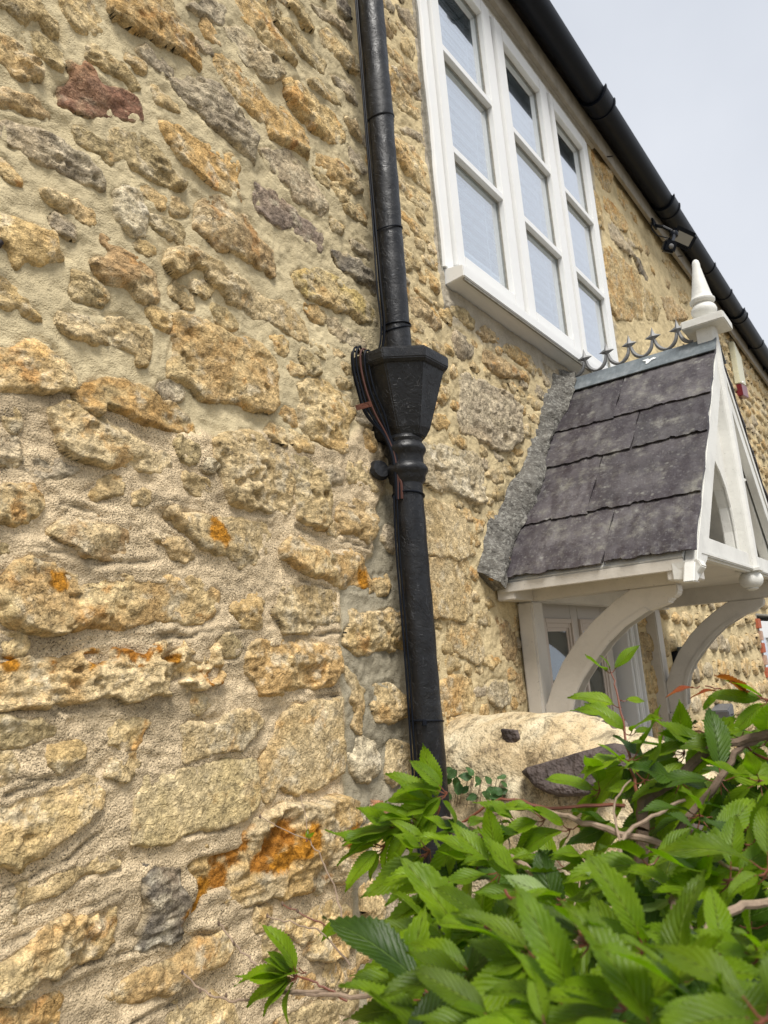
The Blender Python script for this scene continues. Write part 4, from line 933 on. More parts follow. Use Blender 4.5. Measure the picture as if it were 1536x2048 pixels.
loft(hp,[octo(HX-.006,.050,.128,.036,2.602),octo(HX-.005,.056,.132,.040,2.612),octo(HX-.004,.064,.138,.045,2.625),octo(HX,.118,.180,.078,2.790)])
hop = hp.build('hopper_head', M_BLACK, pipe, bevel=.003)
hr = MB(); loft(hr,[octo(HX,.120,.182,.080,2.786),octo(HX,.130,.192,.086,2.796),octo(HX,.132,.194,.087,2.824),octo(HX,.126,.188,.083,2.829)]); hr.build('hopper_rim', M_BLACK, hop, bevel=.0025)
sk = MB(); sk.lathe([(.036,2.612),(.046,2.606),(.050,2.597),(.047,2.588),(.052,2.582),(.057,2.572),(.057,2.565),(.051,2.556),(.048,2.550),(.048,2.530),(.052,2.526),(.058,2.517),(.058,2.508),(.052,2.500),(.050,2.494),(.049,2.484),(.040,2.474),(.038,2.46)],1.598,PY,36)
sk.build('socket_collar', M_BLACK, pipe, smooth=True)
lug = MB(); lug.lathe([(0,-.012),(.022,-.010),(.030,0),(.024,.012),(0,.014)],0,0,14)
lo = lug.build('fixing_lug', M_BLACK, pipe, smooth=True); lo.location = (1.535,-.03,2.515); lo.rotation_euler = (radians(80),0,radians(-20))
lo.matrix_parent_inverse = Matrix.Translation((-PX,-PY,0))
cbl = thing('cable_bundle', 'thin black cables strapped along the downpipe, looped beside the hopper', 'cable', (1.55,-.03,2.0))
def cable(pts, r, mat, nm='cable'):
    # smooth the path with Catmull-Rom
    P = [Vector(p) for p in pts]; P = [P[0]*2-P[1]]+P+[P[-1]*2-P[-2]]; out = []
    for i in range(1,len(P)-2):
        for k in range(8):
            t = k/8; a,b,c,d = P[i-1],P[i],P[i+1],P[i+2]
            out.append(.5*((2*b)+(c-a)*t+(2*a-5*b+4*c-d)*t*t+(3*b-a-3*c+d)*t**3))
    out.append(P[-2]); return MB().tube(out,r,7).build(nm,mat,cbl,smooth=True)
for k,(dx,dy_,mt) in enumerate([(0,0,M_PLAST),(-.006,.004,M_PLAST),(-.003,-.006,M_PLAST)]):
    cable([(1.572+dx*.4,-.045+dy_*.5,4.75),(1.571+dx*.4,-.048+dy_*.5,4.2),(1.570+dx*.4,-.050+dy_*.5,3.62),(1.566+dx*.6,-.055+dy_*.6,3.3),(1.556+dx*1.4,-.064+dy_,3.05),(1.556+dx,-.066+dy_,2.93),(1.553+dx,-.055+dy_,2.86),(1.545+dx*2,-.03+dy_,2.84)],.0027,mt)
for k,(dx,dy_,mt) in enumerate([(0,0,M_PLAST),(-.009,.004,M_PLAST),(.010,-.006,M_CABR),(.020,-.012,M_PLAST),(-.004,.012,M_PLAST),(.028,-.020,M_PLAST)]):
    x0 = 1.462+dx; y0 = -.035+dy_
    cable([(x0+.05,y0+.015,2.845),(x0+.020,y0,2.850-.003*k),(x0,y0-.002,2.825),(x0+.001,y0,2.78),(x0+.012,y0-.004,2.72),(x0+.028+.3*dx,y0-.012,2.66),(1.532+dx*.35,-.062+dy_*.4,2.60),(1.545+dx*.25,-.072+dy_*.4,2.55),(1.548+dx*.2,-.075+dy_*.4,2.49),(1.551+dx*.15,-.070+dy_*.4,2.43)],.0030,mt)
for dx,dy_ in ((0,0),(-.006,.006)):
    cable([(1.551+dx,-.070+dy_,2.44),(1.552+dx,-.064+dy_,2.3),(1.551+dx,-.066+dy_,2.0),(1.552+dx,-.062+dy_,1.7),(1.551+dx,-.064+dy_,1.2)],.0027,M_PLAST)
cable([(1.551,-.078,2.49),(1.555,-.084,2.47),(1.556,-.082,2.43)],.0040,M_CABR)
rs_ = MB(); rs_.box((-.018,-.002,-.007),(.027,.002,.007)); rs_.lathe([(0,-.0035),(.0035,-.0035),(.0035,.0035),(0,.0035)],.018,0,8)
ro_ = rs_.build('rusty_strap', M_RUST); ro_.location = (1.452,-.052,2.668); ro_.rotation_euler = (radians(8),radians(-18),radians(-35))
ro_['label'] = 'short rusty metal strap sticking out beside the hopper head'; ro_['category'] = 'bracket'
hk = MB(); hk.tube([(.500,.01,2.700),(.512,-.014,2.706),(.524,-.026,2.718),(.532,-.030,2.730)],[.006,.007,.0075,.005],9)
ho = hk.build('iron_hook', M_IRON, smooth=True); ho['label'] = 'rusty iron hook in the wall at the left edge'; ho['category'] = 'hook'

# ------------------------------------------------------------ porch canopy over the door
RX, RZ = 3.03, 3.178; AL = radians(47.3); ca_, sa_ = cos(AL), sin(AL)
porch = thing('porch_canopy', 'white timber porch hood with purple slate roof over the front door', 'porch', (RX,-.3,2.2))
YE = -.640
def slate(side, s0, s1, y0, y1, lift0, lift1, seed):
    """s along the slope from the ridge (s1 tail), raised lift above the batten plane; riven tail edge"""
    rs = np.random.default_rng(seed+50); n = 44; m = 7; th = .008; V = []; 
    ys = np.linspace(y0,y1,n); chip = .0022*np.array([rs.uniform(-1,1) for _ in range(n)])+.002*np.sin(np.linspace(0,rs.uniform(4,9),n)+rs.uniform(0,6))
    for _ in range(2):
        c = rs.integers(0,n); wdt = rs.integers(1,4)
        for k in range(max(0,c-wdt),min(n,c+wdt+1)): chip[k] -= rs.uniform(.002,.012)
    def P(s,y,h): return (RX+side*(s*ca_+h*sa_), y, RZ-s*sa_+h*ca_)
    for lay in (1,0):
        for i in range(m):
            t = i/(m-1); 
            for k in range(n):
                s = s0+(s1-s0)*t + (chip[k]*.8*(1 if t == 1 else 0)) + (.004*(1-lay) if t == 1 else 0)*(-1)
                yy = ys[k] + (.003*sin(i*2.1+seed) if k in (0,n-1) else 0)
                h = lift0+(lift1-lift0)*t + th*lay + .0012*sin(k*.9+seed)*sin(i*1.3)
                V.append(P(s,yy,h))
    F = []; N = n*m
    for i in range(m-1):
        for k in range(n-1):
            a = i*n+k; F.append((a,a+1,a+n+1,a+n)); F.append((N+a,N+a+n,N+a+n+1,N+a+1))
    for k in range(n-1):
        F.append((k,N+k,N+k+1,k+1)); a = (m-1)*n+k; F.append((a,a+1,N+a+1,N+a))
    for i in range(m-1):
        a = i*n; F.append((a,a+n,N+a+n,N+a)); a = i*n+n-1; F.append((a,N+a,N+a+n,a+n))
    mb = MB(); mb.add(V,F); return mb.build('slate', M_SLATE, porch)
ROWS_S = [(.04,.425,-.286),(.30,.668,-.385),(.56,1.000,-.279),(.86,1.264,-.371)]
for side in (-1,1):
    for r_,(s0,s1,yj) in enumerate(ROWS_S):
        dz = {0:.0,1:.004,2:-.006,3:.012}[r_]
        o1 = slate(side,s0,s1+.003,-.012,yj+.0015,-.0,.011,r_*9+side)
        o2 = slate(side,s0,s1-.003,yj-.0015,YE+dz*.1,-.0,.0115,r_*9+4+side)
ev = 1.30
def slope_box(name, mat, side, s0, s1, y0, y1, h0, h1, bev=.002):
    q = [(RX+side*(s*ca_+h*sa_), RZ-s*sa_+h*ca_) for s,h in ((s0,h0),(s1,h0),(s1,h1),(s0,h1))]
    return MB().prism(q,1,y0,y1).build(name,mat,porch,bevel=bev)
for side in (-1,1):
    slope_box('soffit_boarding', M_PORCH, side, .0, 1.262, -.012, -.60, -.030, -.002)
    q = [(s*ca_-h*-sa_*0+h*sa_, -s*sa_+h*ca_) for s,h in ((.0,-.010),(1.285,-.010))]
    q = [(RX+side*(s*ca_+h*sa_), RZ-s*sa_+h*ca_) for s,h in ((.02,-.010),(1.30,-.010))]+[(RX+side*.905,2.172),(RX+side*.865,2.172)]+[(RX+side*(s*ca_+h*sa_), RZ-s*sa_+h*ca_) for s,h in ((1.17,-.110),(.02,-.110))]
    MB().prism(q,1,-.602,-.632).build('bargeboard', M_PORCH, porch, bevel=.003)
    slope_box('barge_moulding', M_PORCH, side, .02, 1.27, -.632, -.6365, -.045, -.012, .002)
ld = MB()
for side in (-1,1):
    q = [(RX+side*(s*ca_+h*sa_), RZ-s*sa_+h*ca_) for s,h in ((0,.012),(.118,.018),(.118,.0225),(0,.020))]
    ld.prism(q,1,-.01,YE-.004)
lead = ld.build('ridge_flashing', M_LEAD, porch, smooth=True)
sp = MB(); V0 = []
for k in range(22): 
    a = 2*pi*k/22; rr = (1+.5*sin(3*a+1)+.25*sin(7*a))*.020
    V0.append((.052+rr*.8*cos(a), -.385+rr*1.0*sin(a)))
vs = [(RX-(s*ca_+.024*sa_), y, RZ-s*sa_+.024*ca_+.0008) for s,y in V0]
sp.add(vs,[tuple(range(22))]); sp.build('paint_splash', M_WHITE, lead)
# cresting along the ridge: crescents with four-pointed stars
ys_ = [-.103-.0995*k for k in range(6)]; 
for k,yc in enumerate(ys_[:5]):
    c = MB()
    zst = 3.272
    pts = []                                                     # star: concave diamond, thick in x at the centre
    for q in range(8):
        a = pi/2+q*pi/4; rr = .034 if q % 2 == 0 else .013
        if q == 4: rr = .020
        rr *= 1.30; pts.append((yc+rr*.78*cos(a), zst+rr*sin(a)))
    n = 8; vs = [(RX,p[0],p[1]) for p in pts]+[(RX-.011,yc,zst),(RX+.011,yc,zst)]
    c.add(vs,[(i,(i+1)%n,8) for i in range(n)]+[((i+1)%n,i,9) for i in range(n)])
    for sgn in (-1,1):                                           # half crescents running down to the ridge
        A = []
        for t in range(9):
            u = t/8; a = u*pi/2
            A.append((RX, yc+sgn*(.006+.046*(1-cos(a))), zst-.015-.056*sin(a)))
        c.tube(A,[.0055+.003*sin(pi*t/8) for t in range(9)],8)
    c.build('ridge_cresting', M_ZINC, porch, smooth=True)
# gable panel with two arched openings, tie, king post, finial, pendant
def arch_pts(side):
    L = [(2.935,2.325),(2.938,2.40),(2.925,2.49),(2.893,2.555),(2.845,2.605),(2.785,2.640),(2.722,2.655)]
    R_ = [(2.60,2.52),(2.50,2.412),(2.425,2.325)]
    P = L+R_; return P if side < 0 else [(2*RX-x,z) for x,z in P]
gp = MB()
def strip(inner, outer, y0, y1):
    n = len(inner)
    vs = [(x,y0,z) for x,z in inner]+[(x,y0,z) for x,z in outer]+[(x,y1,z) for x,z in inner]+[(x,y1,z) for x,z in outer]
    fs = []
    for i in range(n):
        j = (i+1)%n; fs += [(i,j,n+j,n+i),(2*n+i,3*n+i,3*n+j,2*n+j),(i,2*n+i,2*n+j,j),(n+i,n+j,3*n+j,3*n+i)]
    gp.add(vs,fs)
for side in (-1,1):
    inn = arch_pts(side); f = (lambda x: x) if side < 0 else (lambda x: 2*RX-x)
    out = [(f(x),z) for x,z in [(RX,2.315),(RX,2.40),(RX,2.55),(RX,2.75),(RX,2.95),(RX,3.17),(2.90,3.03),(2.62,2.72),(2.40,2.482),(2.245,2.315)]]
    strip(inn,out,-.596,-.560)
gp.build('gable_panel', M_PORCH, porch, bevel=.004)
for side in (-1,1):     # raised rim round each arch
    A = arch_pts(side); rim = MB(); n = len(A); c = (sum(p[0] for p in A)/n,sum(p[1] for p in A)/n)
    o_ = [(p[0]+(p[0]-c[0])*.09,p[1]+(p[1]-c[1])*.09) for p in A[:7]]
    rim.prism(list(A[:7])+o_[::-1],1,-.597,-.606); rim.build('arch_rim', M_PORCH, porch, bevel=.003)
tb = MB(); tb.prism([(2.192,2.250),(3.868,2.250),(3.800,2.322),(2.260,2.322)],1,-.625,-.597); tb.box((2.24,-.634,2.256),(3.82,-.6255,2.272)); tb.build('tie_beam', M_PORCH, porch, bevel=.004)
for x0,x1 in ((2.17,2.232),(3.83,3.892)):   # chamfered ends under the barge feet
    e = MB(); s_ = -1 if x0 < 3 else 1
    e.add([(x0,-.640,2.236),(x1,-.640,2.236),(x1,-.565,2.236),(x0,-.565,2.236),(x0+.004,-.648,2.215),(x1-.004,-.648,2.215),(x1,-.565,2.185),(x0,-.565,2.185),(x0+.006,-.615,2.178),(x1-.006,-.615,2.178)],
      [(0,1,2,3),(0,4,5,1),(4,8,9,5),(8,7,6,9),(0,3,7,8,4),(1,5,9,6,2),(3,2,6,7)])
    e.build('tie_end', M_PORCH, porch, bevel=.003)
kp = MB(); kh = .037
prof = [(-kh,-.575),(kh,-.575),(kh,-.632),(kh-.013,-.645),(-kh+.013,-.645),(-kh,-.632)]
kp.prism([(RX+p[0],p[1]) for p in prof],2,2.262,3.232); kp.build('king_post', M_PORCH, porch, bevel=.002)
PYc = -.612
pn = MB(); pn.box((RX-.042,PYc-.042,2.254),(RX+.042,PYc+.042,2.264))
pn.lathe([(.0,2.262),(.030,2.262),(.030,2.256),(.026,2.252),(.036,2.244),(.041,2.232),(.042,2.222),(.038,2.208),(.029,2.198),(.020,2.194),(.022,2.191),(.014,2.186),(0,2.183)],RX,PYc,28)
pn.build('pendant', M_PORCH, porch, smooth=True)
fn = MB(); fn.box((RX-.080,PYc-.080,3.228),(RX+.080,PYc+.080,3.262)); fn.build('finial_plate', M_PORCH, porch, bevel=.004)
fn = MB(); fn.lathe([(0,3.262),(.038,3.262),(.040,3.266),(.036,3.270),(.028,3.276),(.030,3.281),(.042,3.292),(.048,3.304),(.049,3.314),(.045,3.326),(.036,3.336),(.034,3.340),(.043,3.344),(.048,3.350),(.048,3.358),(.043,3.362),(.038,3.378),(.030,3.42),(.022,3.465),(.0155,3.505),(.0150,3.520),(.0120,3.532),(.006,3.538),(0,3.539)],RX,PYc,32)
fn.build('finial', M_PORCH, porch, smooth=True)
# frame underneath
for side in (-1,1):
    xo = 2.315 if side < 0 else 3.655; xi = xo+.085
    MB().box((xo,-.585,2.188),(xi,-.0,2.285)).build('side_beam', M_CREAM, porch, bevel=.004)
    ex = (2.178,xo) if side < 0 else (xi,3.882)
    MB().box((ex[0],-.066,2.188),(ex[1],-.002,2.240)).build('beam_end', M_CREAM, porch, bevel=.003)
    MB().box((ex[0],-.617,2.186),(ex[1],-.548,2.238)).build('beam_end', M_CREAM, porch, bevel=.003)
    eb = (2.172,2.186) if side < 0 else (3.874,3.888)
    MB().box((eb[0],-.600,2.212),(eb[1],-.012,2.244)).build('eaves_board', M_CREAM, porch, bevel=.002)
    sb = (2.186,2.32) if side < 0 else (3.74,3.874)
    MB().box((sb[0],-.548,2.232),(sb[1],-.066,2.240)).build('eaves_soffit', M_CREAM, porch)
    MB().box((xo,-.057,1.0 if side < 0 else 1.52),(xi,-.0,2.188)).build('wall_post', M_CREAM, porch, bevel=.006)
    if side > 0:
        cb = MB(); cb.box((xo-.002,-.085,1.60),(xi+.002,-.057,1.70)); cb.box((xo-.006,-.095,1.675),(xi+.006,-.057,1.69)); cb.box((xo,-.075,1.54),(xi,-.057,1.60)); cb.build('corbel', M_CREAM, porch, bevel=.003)
    out = [(-.057,1.70),(-.057,1.842),(-.066,1.852),(-.090,1.904),(-.136,1.978),(-.200,2.052),(-.259,2.103),(-.335,2.157),(-.391,2.188),(-.532,2.188),(-.532,2.163),(-.522,2.150),(-.506,2.146),(-.503,2.136),(-.487,2.130)]
    inn = [(-.440,2.117),(-.357,2.073),(-.301,2.029),(-.241,1.968),(-.200,1.920),(-.169,1.872),(-.148,1.806),(-.140,1.735),(-.128,1.715),(-.110,1.70)]
    bx = xo+.010
    br = MB().prism(out+inn,0,bx,bx+.060).build('curved_bracket', M_CREAM, porch, bevel=.004)
    li = inn[:8]; lo_ = [(y*1.0-.0-.012*0+(-.012),z+.014) for y,z in li]
    bd = MB().prism([(y,z) for y,z in li]+[(y+.014,z+.012) for y,z in li[::-1]],0,bx-.004,bx+.064); bd.build('bracket_bead', M_CREAM, br, bevel=.002)
MB().box((2.40,-.05,2.19),(3.66,-.0,2.30)).build('wall_beam', M_CREAM, porch, bevel=.003)
MB().box((2.40,-.60,2.262),(3.66,-.05,2.275)).build('ceiling_board', M_CREAM, porch)
# cement fillet where the roof meets the wall
N = 180; V = []; rsf = np.random.default_rng(5)
for i in range(N):
    t = i/(N-1); s = -.02+1.335*t
    wdt = .088+.02*sin(t*9)+.012*sin(t*31)-.03*(t < .08)
    for k in range(7):
        u = k/6
        h = .016+.004*sin(t*17+k)+wdt*(u**1.15)
        y = -.055-.016*sin(t*13)+(.055+.016*sin(t*13)+.006)*u - .022*sin(u*pi)*(1+.3*sin(t*23))
        V.append((RX-(s*ca_+h*sa_), y, RZ-s*sa_+h*ca_))
F = [(i*7+k,i*7+k+1,(i+1)*7+k+1,(i+1)*7+k) for i in range(N-1) for k in range(6)]
ff = MB(); ff.add(V,F)
e0 = (N-1)*7; ff.add([V[e0+k] for k in range(7)]+[(V[e0][0]+.03,0,V[e0][2]+.0)],[tuple(range(8))])
va = np.array(ff.v); _i = np.arange(len(va)); _s = (_i//7)*.0075; _u = (_i%7)*.02; da = .007*fbm(_s,_u,16,3,70)+.006*fbm(_s,_u,45,2,71)
ff.v = [tuple(p) for p in va+np.stack([-da*.6,-da,da*.2],-1)]
ff.build('cement_fillet', M_FILLET, porch, smooth=True)

# ------------------------------------------------------------ security light, alarm box, lamps
sl = thing('security_light', 'black security floodlight with motion sensor fixed under the gutter', 'floodlight', (4.93,-.06,4.85))
b = MB(); b.box((-.092,-.020,-.062),(.092,.020,.062)); body = b.build('lamp_body', M_PLAST, sl, bevel=.019)
f_ = MB(); f_.box((-.060,-.0215,-.036),(.060,-.017,.036)); lens = f_.build('lens', M_LENS, body, bevel=.004)
R_ = Matrix.Translation((5.015,-.205,4.735)) @ Matrix.Rotation(radians(-52),4,'Z') @ Matrix.Rotation(radians(38),4,'X') @ Matrix.Rotation(radians(24),4,'Y')
body.matrix_parent_inverse = Matrix.Identity(4); body.matrix_basis = Matrix.Translation(-Vector((4.93,-.06,4.85))) @ R_
a = MB(); a.tube([(4.93,-.055,4.86),(4.94,-.11,4.83),(4.96,-.17,4.77)],.012,8); a.box((4.89,-.065,4.84),(4.97,-.052,4.90)); a.build('bracket_arm', M_PLAST, sl, bevel=.003)
a = MB(); a.tube([(4.90,-.18,4.73),(4.82,-.19,4.66),(4.74,-.19,4.58)],.013,8); a.lathe([(0,-.022),(.026,-.016),(.03,0),(.026,.016),(0,.022)],4.86,-.185,12); 
a.v = [(x,y,z if z > 1 else z+4.70) for x,y,z in a.v]; a.build('sensor_arm', M_PLAST, sl, smooth=True)
s_ = MB(); s_.box((-.042,-.026,-.038),(.042,.026,.038)); se = s_.build('sensor_head', M_PLAST, sl, bevel=.012)
MB().lathe([(0,-.036),(.012,-.033),(.017,-.026),(.017,-.024)],0,0,14).build('sensor_eye', M_ZINC, se, smooth=True)
R2 = Matrix.Translation((4.66,-.185,4.52)) @ Matrix.Rotation(radians(-52),4,'Z') @ Matrix.Rotation(radians(25),4,'X') @ Matrix.Rotation(radians(15),4,'Y')
se.matrix_parent_inverse = Matrix.Identity(4); se.matrix_basis = Matrix.Translation(-Vector((4.93,-.06,4.85))) @ R2
ey = [o for o in bpy.data.objects if o.name.startswith('sensor_eye')][0]; ey.rotation_euler = (radians(-90),0,0); ey.location = (.004,0,0)
lw = MB(); lw.tube([(4.88,-.05,4.86),(4.84,-.06,4.78),(4.80,-.10,4.70),(4.84,-.15,4.68)],.004,6); lw.build('lead_wire', M_PLAST, sl, smooth=True)

al = thing('alarm_box', 'cream alarm bell box with dark red strobe lens high on the wall', 'alarm box', (7.45,0,4.5))
q = MB(); q.prism([(7.30,4.36),(7.60,4.41),(7.62,4.72),(7.34,4.80)],1,-.055,-.002); ab = q.build('casing', M_IVORY, al, bevel=.008)
q = MB(); q.add([(7.34,-.002,4.80),(7.62,-.002,4.72),(7.64,-.002,4.42),(7.60,-.055,4.41),(7.62,-.055,4.72)],[(1,2,3,4)]); q.build('side_plate', M_WHITE, al)
q = MB(); q.prism([(7.31,4.24),(7.60,4.285),(7.60,4.405),(7.30,4.355)],1,-.060,-.004); q.build('strobe_lens', M_REDPL, al, bevel=.006)
q = MB(); q.lathe([(0,-.066),(.012,-.062),(.016,-.055)],0,0,10); q.v = [(x+7.43,z-.0,y+4.40) for x,y,z in q.v]; q.build('screw_cap', M_WHITE, al, smooth=True)

wl = thing('wall_lantern', 'grey-blue curved outdoor wall lamp behind the right porch bracket', 'wall lamp', (4.02,0,1.95))
q = MB(); q.lathe([(0,1.885),(.038,1.885),(.042,1.90),(.042,1.985),(.038,2.0),(0,2.0)],4.02,-.075,20); q.build('lamp_shade', mat_simple('blue_grey_metal',(.10,.13,.16),.45,.5), wl, smooth=True)
q = MB(); q.box((3.99,-.05,1.90),(4.05,-.0,1.98)); q.build('back_plate', M_PLAST, wl, bevel=.004)
bl = MB(); bl.box((3.42,-.055,1.50),(3.50,-.0,1.60)); bo = bl.build('key_box', M_PLAST, bevel=.008); bo['label'] = 'small black box on the wall at the foot of the white door frame'; bo['category'] = 'box'
MB().box((3.43,-.057,1.585),(3.49,-.054,1.593)).build('cover_flap', M_IRON, bo)
bl = MB(); bl.prism([(4.62,1.54),(4.73,1.56),(4.74,1.66),(4.60,1.63)],1,-.10,-.0); bo = bl.build('meter_box', mat_simple('slate_grey_box',(.12,.125,.135),.5,.4), bevel=.006); bo['label'] = 'dark grey wall box low on the far wall above the leaves'; bo['category'] = 'wall box'
MB().box((4.64,-.104,1.60),(4.70,-.1005,1.605)).build('slot', M_PLAST, bo)

# ------------------------------------------------------------ garden wall with rounded rendered coping
gw = thing('garden_wall', 'rendered garden wall with rounded coping running out from the house', 'wall', (1.88,-.4,0))
NY, NA = 150, 64
yy = np.linspace(.0,-2.6,NY); V = np.zeros((NY,NA,3)); crest = np.interp(-yy,[0,.10,.24,.34,.42,.50,.60,.78,1.0,2.6],[1.862,1.858,1.853,1.842,1.818,1.790,1.758,1.625,1.50,1.20])
cx = 1.895+.012*np.sin(yy*7)
hwid = .165+.008*np.sin(yy*11+1)
aa = np.concatenate([np.full(14,-1.0),np.linspace(0,pi,36),np.full(14,-2.0)])
for k in range(NA):
    if aa[k] == -1: px = -hwid; zz = crest-.16-(13-k)/13*1.9
    elif aa[k] == -2: px = hwid; zz = crest-.16-(k-50)/13*1.9
    else: px = -hwid*np.cos(aa[k]); zz = crest-.16+.16*np.sin(aa[k])**.8
    V[:,k,0] = cx+px; V[:,k,1] = yy; V[:,k,2] = np.maximum(zz,-.05)
nrm = V-np.stack([cx,yy,crest-.3],-1)[:,None,:]; nrm /= np.linalg.norm(nrm,axis=-1,keepdims=True)
A = V[...,1]*1.0; B = V[...,2]+V[...,0]*1.3
V += nrm*(.012*fbm(A,B,5,4,60)+.005*ridged(A,B,16,4,61))[...,None]
I = np.arange(NY*NA).reshape(NY,NA)
Q = np.stack([I[:-1,:-1],I[1:,:-1],I[1:,1:],I[:-1,1:]],-1).reshape(-1,4)
me = np_mesh('render_coat', V.reshape(-1,3), Q, M_RENDER); link('render_coat', me, gw)
def rock(name, c, size, mat, seed, parent, rot=0, sub=4, flat=.0):
    bm = bmesh.new(); bmesh.ops.create_icosphere(bm, subdivisions=sub, radius=1)
    P = np.array([v.co[:] for v in bm.verts]); rs = np.random.default_rng(seed)
    d = np.full(len(P),1.3)
    for q_ in range(9):
        n = rs.normal(size=3)*(.28 if q_ < 6 else 1.0)
        if q_ < 6: n[q_//2] += 1 if q_ % 2 else -1
        n /= np.linalg.norm(n); k = rs.uniform(.70,.85) if q_ < 6 else rs.uniform(.8,1.0); dot = P@n
        d = np.where(dot > 0, np.minimum(d, k*.92/np.maximum(dot,.05)), d)
    d = np.minimum(d,1.15); P = P*d[:,None]
    P = P*(1+.05*ridged(P[:,0]+P[:,2],P[:,1]*1.5-P[:,2],3,3,seed))[:,None]*np.array(size)
    cr,sr = cos(rot),sin(rot); P = np.stack([P[:,0],P[:,1]*cr-P[:,2]*sr,P[:,1]*sr+P[:,2]*cr],-1)
    for v,p in zip(bm.verts,P): v.co = p
    me = bpy.data.meshes.new(name); bm.to_mesh(me); bm.free(); me.materials.append(mat)
    for p in me.polygons: p.use_smooth = True
    o = link(name, me, parent); o.location = c; return o
M_DKROCK = mat_simple('dark_slaty_rock', (.095,.075,.068), .85, .3, 55, .016, 1.0)
M_DKROCK.node_tree.nodes  # dark stones set in the coping
rock('coping_stone', (1.750,-.400,1.728), (.085,.14,.056), M_DKROCK, 3, gw, -.10)
rock('coping_stone', (1.760,-.222,1.806), (.020,.030,.026), M_DKROCK, 8, gw, .2)
rock('coping_stone', (1.93,-.415,1.800), (.05,.06,.035), mat_simple('grey_rock',(.20,.17,.16),.85,.2,60,.006,.6), 12, gw, -.3)
rock('coping_stone', (1.74,-.62,1.60), (.05,.09,.04), M_DKROCK, 15, gw, -.2)
rock('coping_stone', (1.73,-.05,1.55), (.03,.05,.035), M_DKROCK, 18, gw, -.2)
# ------------------------------------------------------------ cherry shrub in front
def leaf_mesh(name, mat, curl=.25, fold=.35, teeth=17, seed=0, wav=.03):
    """blade along +X (0..1), folded along the midrib, toothed edge; unit length"""
    rs = np.random.default_rng(seed); V = []; Cc = []; F = []
    nu = teeth*2
    def width(u): return .225*(sin(pi*min(1,u**.82))**.80)*(1-.30*u)+.0 if u < 1 else 0
    us = [k/nu for k in range(nu+1)]
    for k,u in enumerate(us):
        w = width(min(u,.999)); 
        if u > .86: w *= (1-(u-.86)/.14)*.8+.06
        tooth = 1.0+(.10 if k % 2 else -.045)
        zc = -curl*u*u
        row = []
        for s in (-1,1):
            for t in (1.0,.5):
                ww = w*t*(tooth if t == 1 else 1); shift = .02 if (k % 2 and t == 1) else 0
                row.append((u+shift+.05*t*(w/.25), s*ww, zc+fold*ww*(1-.35*t)+wav*sin(u*9+s+seed)*t)); Cc.append((u,t,0))
        V += [row[0],row[1]]; V.append((u,0,zc)); V += [row[3],row[2]]
        Cc.insert(len(Cc)-2,(u,0,0))
    # order: L edge, L mid, midrib, R mid, R edge
    cc = []
    for u in us: cc += [(u,1,0),(u,.5,0),(u,0,0),(u,.5,0),(u,1,0)]
    for k in range(nu):
        for j in range(4): a = k*5+j; F.append((a,a+1,a+6,a+5))
    return np.array(V), np.array(F), np.array(cc), mat
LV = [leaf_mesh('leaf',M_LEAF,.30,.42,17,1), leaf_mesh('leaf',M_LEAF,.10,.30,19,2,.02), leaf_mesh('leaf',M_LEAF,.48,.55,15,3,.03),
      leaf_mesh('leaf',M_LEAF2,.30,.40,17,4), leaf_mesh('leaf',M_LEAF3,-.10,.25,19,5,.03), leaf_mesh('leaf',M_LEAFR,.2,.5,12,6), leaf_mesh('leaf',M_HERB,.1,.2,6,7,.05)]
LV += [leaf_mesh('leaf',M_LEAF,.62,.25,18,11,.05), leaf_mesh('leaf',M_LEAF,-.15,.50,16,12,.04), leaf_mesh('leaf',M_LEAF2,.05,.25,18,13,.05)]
LM = [np_mesh('leaf',v,f,m,c) for v,f,c,m in LV]
def px_ray(x, y):
    d = _f+_r2*((x-768)/1480)-_u2*((y-1024)/1480); return d.normalized()
shrub = thing('cherry_shrub', 'bright green cherry shrub with toothed leaves and thin red-stalked branches', 'shrub', (1.1,-1.5,0))
leaves = []   # (matrix, mesh index, px size)
def add_leaf(base, dirv, nrm, L, kind):
    d = Vector(dirv).normalized(); n = Vector(nrm); n = (n-d*n.dot(d)).normalized(); s = n.cross(d)
    tip = base+d*L-CAM; tz = tip.dot(_f); tx_ = 768+1480*tip.dot(_r2)/tz; ty_ = 1024-1480*tip.dot(_u2)/tz
    if tz < .3 or (tx_ < 660 and ty_ > 1780 and tz < .84) or L*1480/tz > 300 or (kind in (3,9) and tx_ < 900 and ty_ > 1800): return
    M = Matrix(((d.x,s.x,n.x,base.x),(d.y,s.y,n.y,base.y),(d.z,s.z,n.z,base.z),(0,0,0,1))) @ Matrix.Scale(L,4)
    leaves.append((M,kind,L*1480/max(.1,(base-CAM).dot(_f))))
petioles = MB()
UP = Vector((0,0,1))
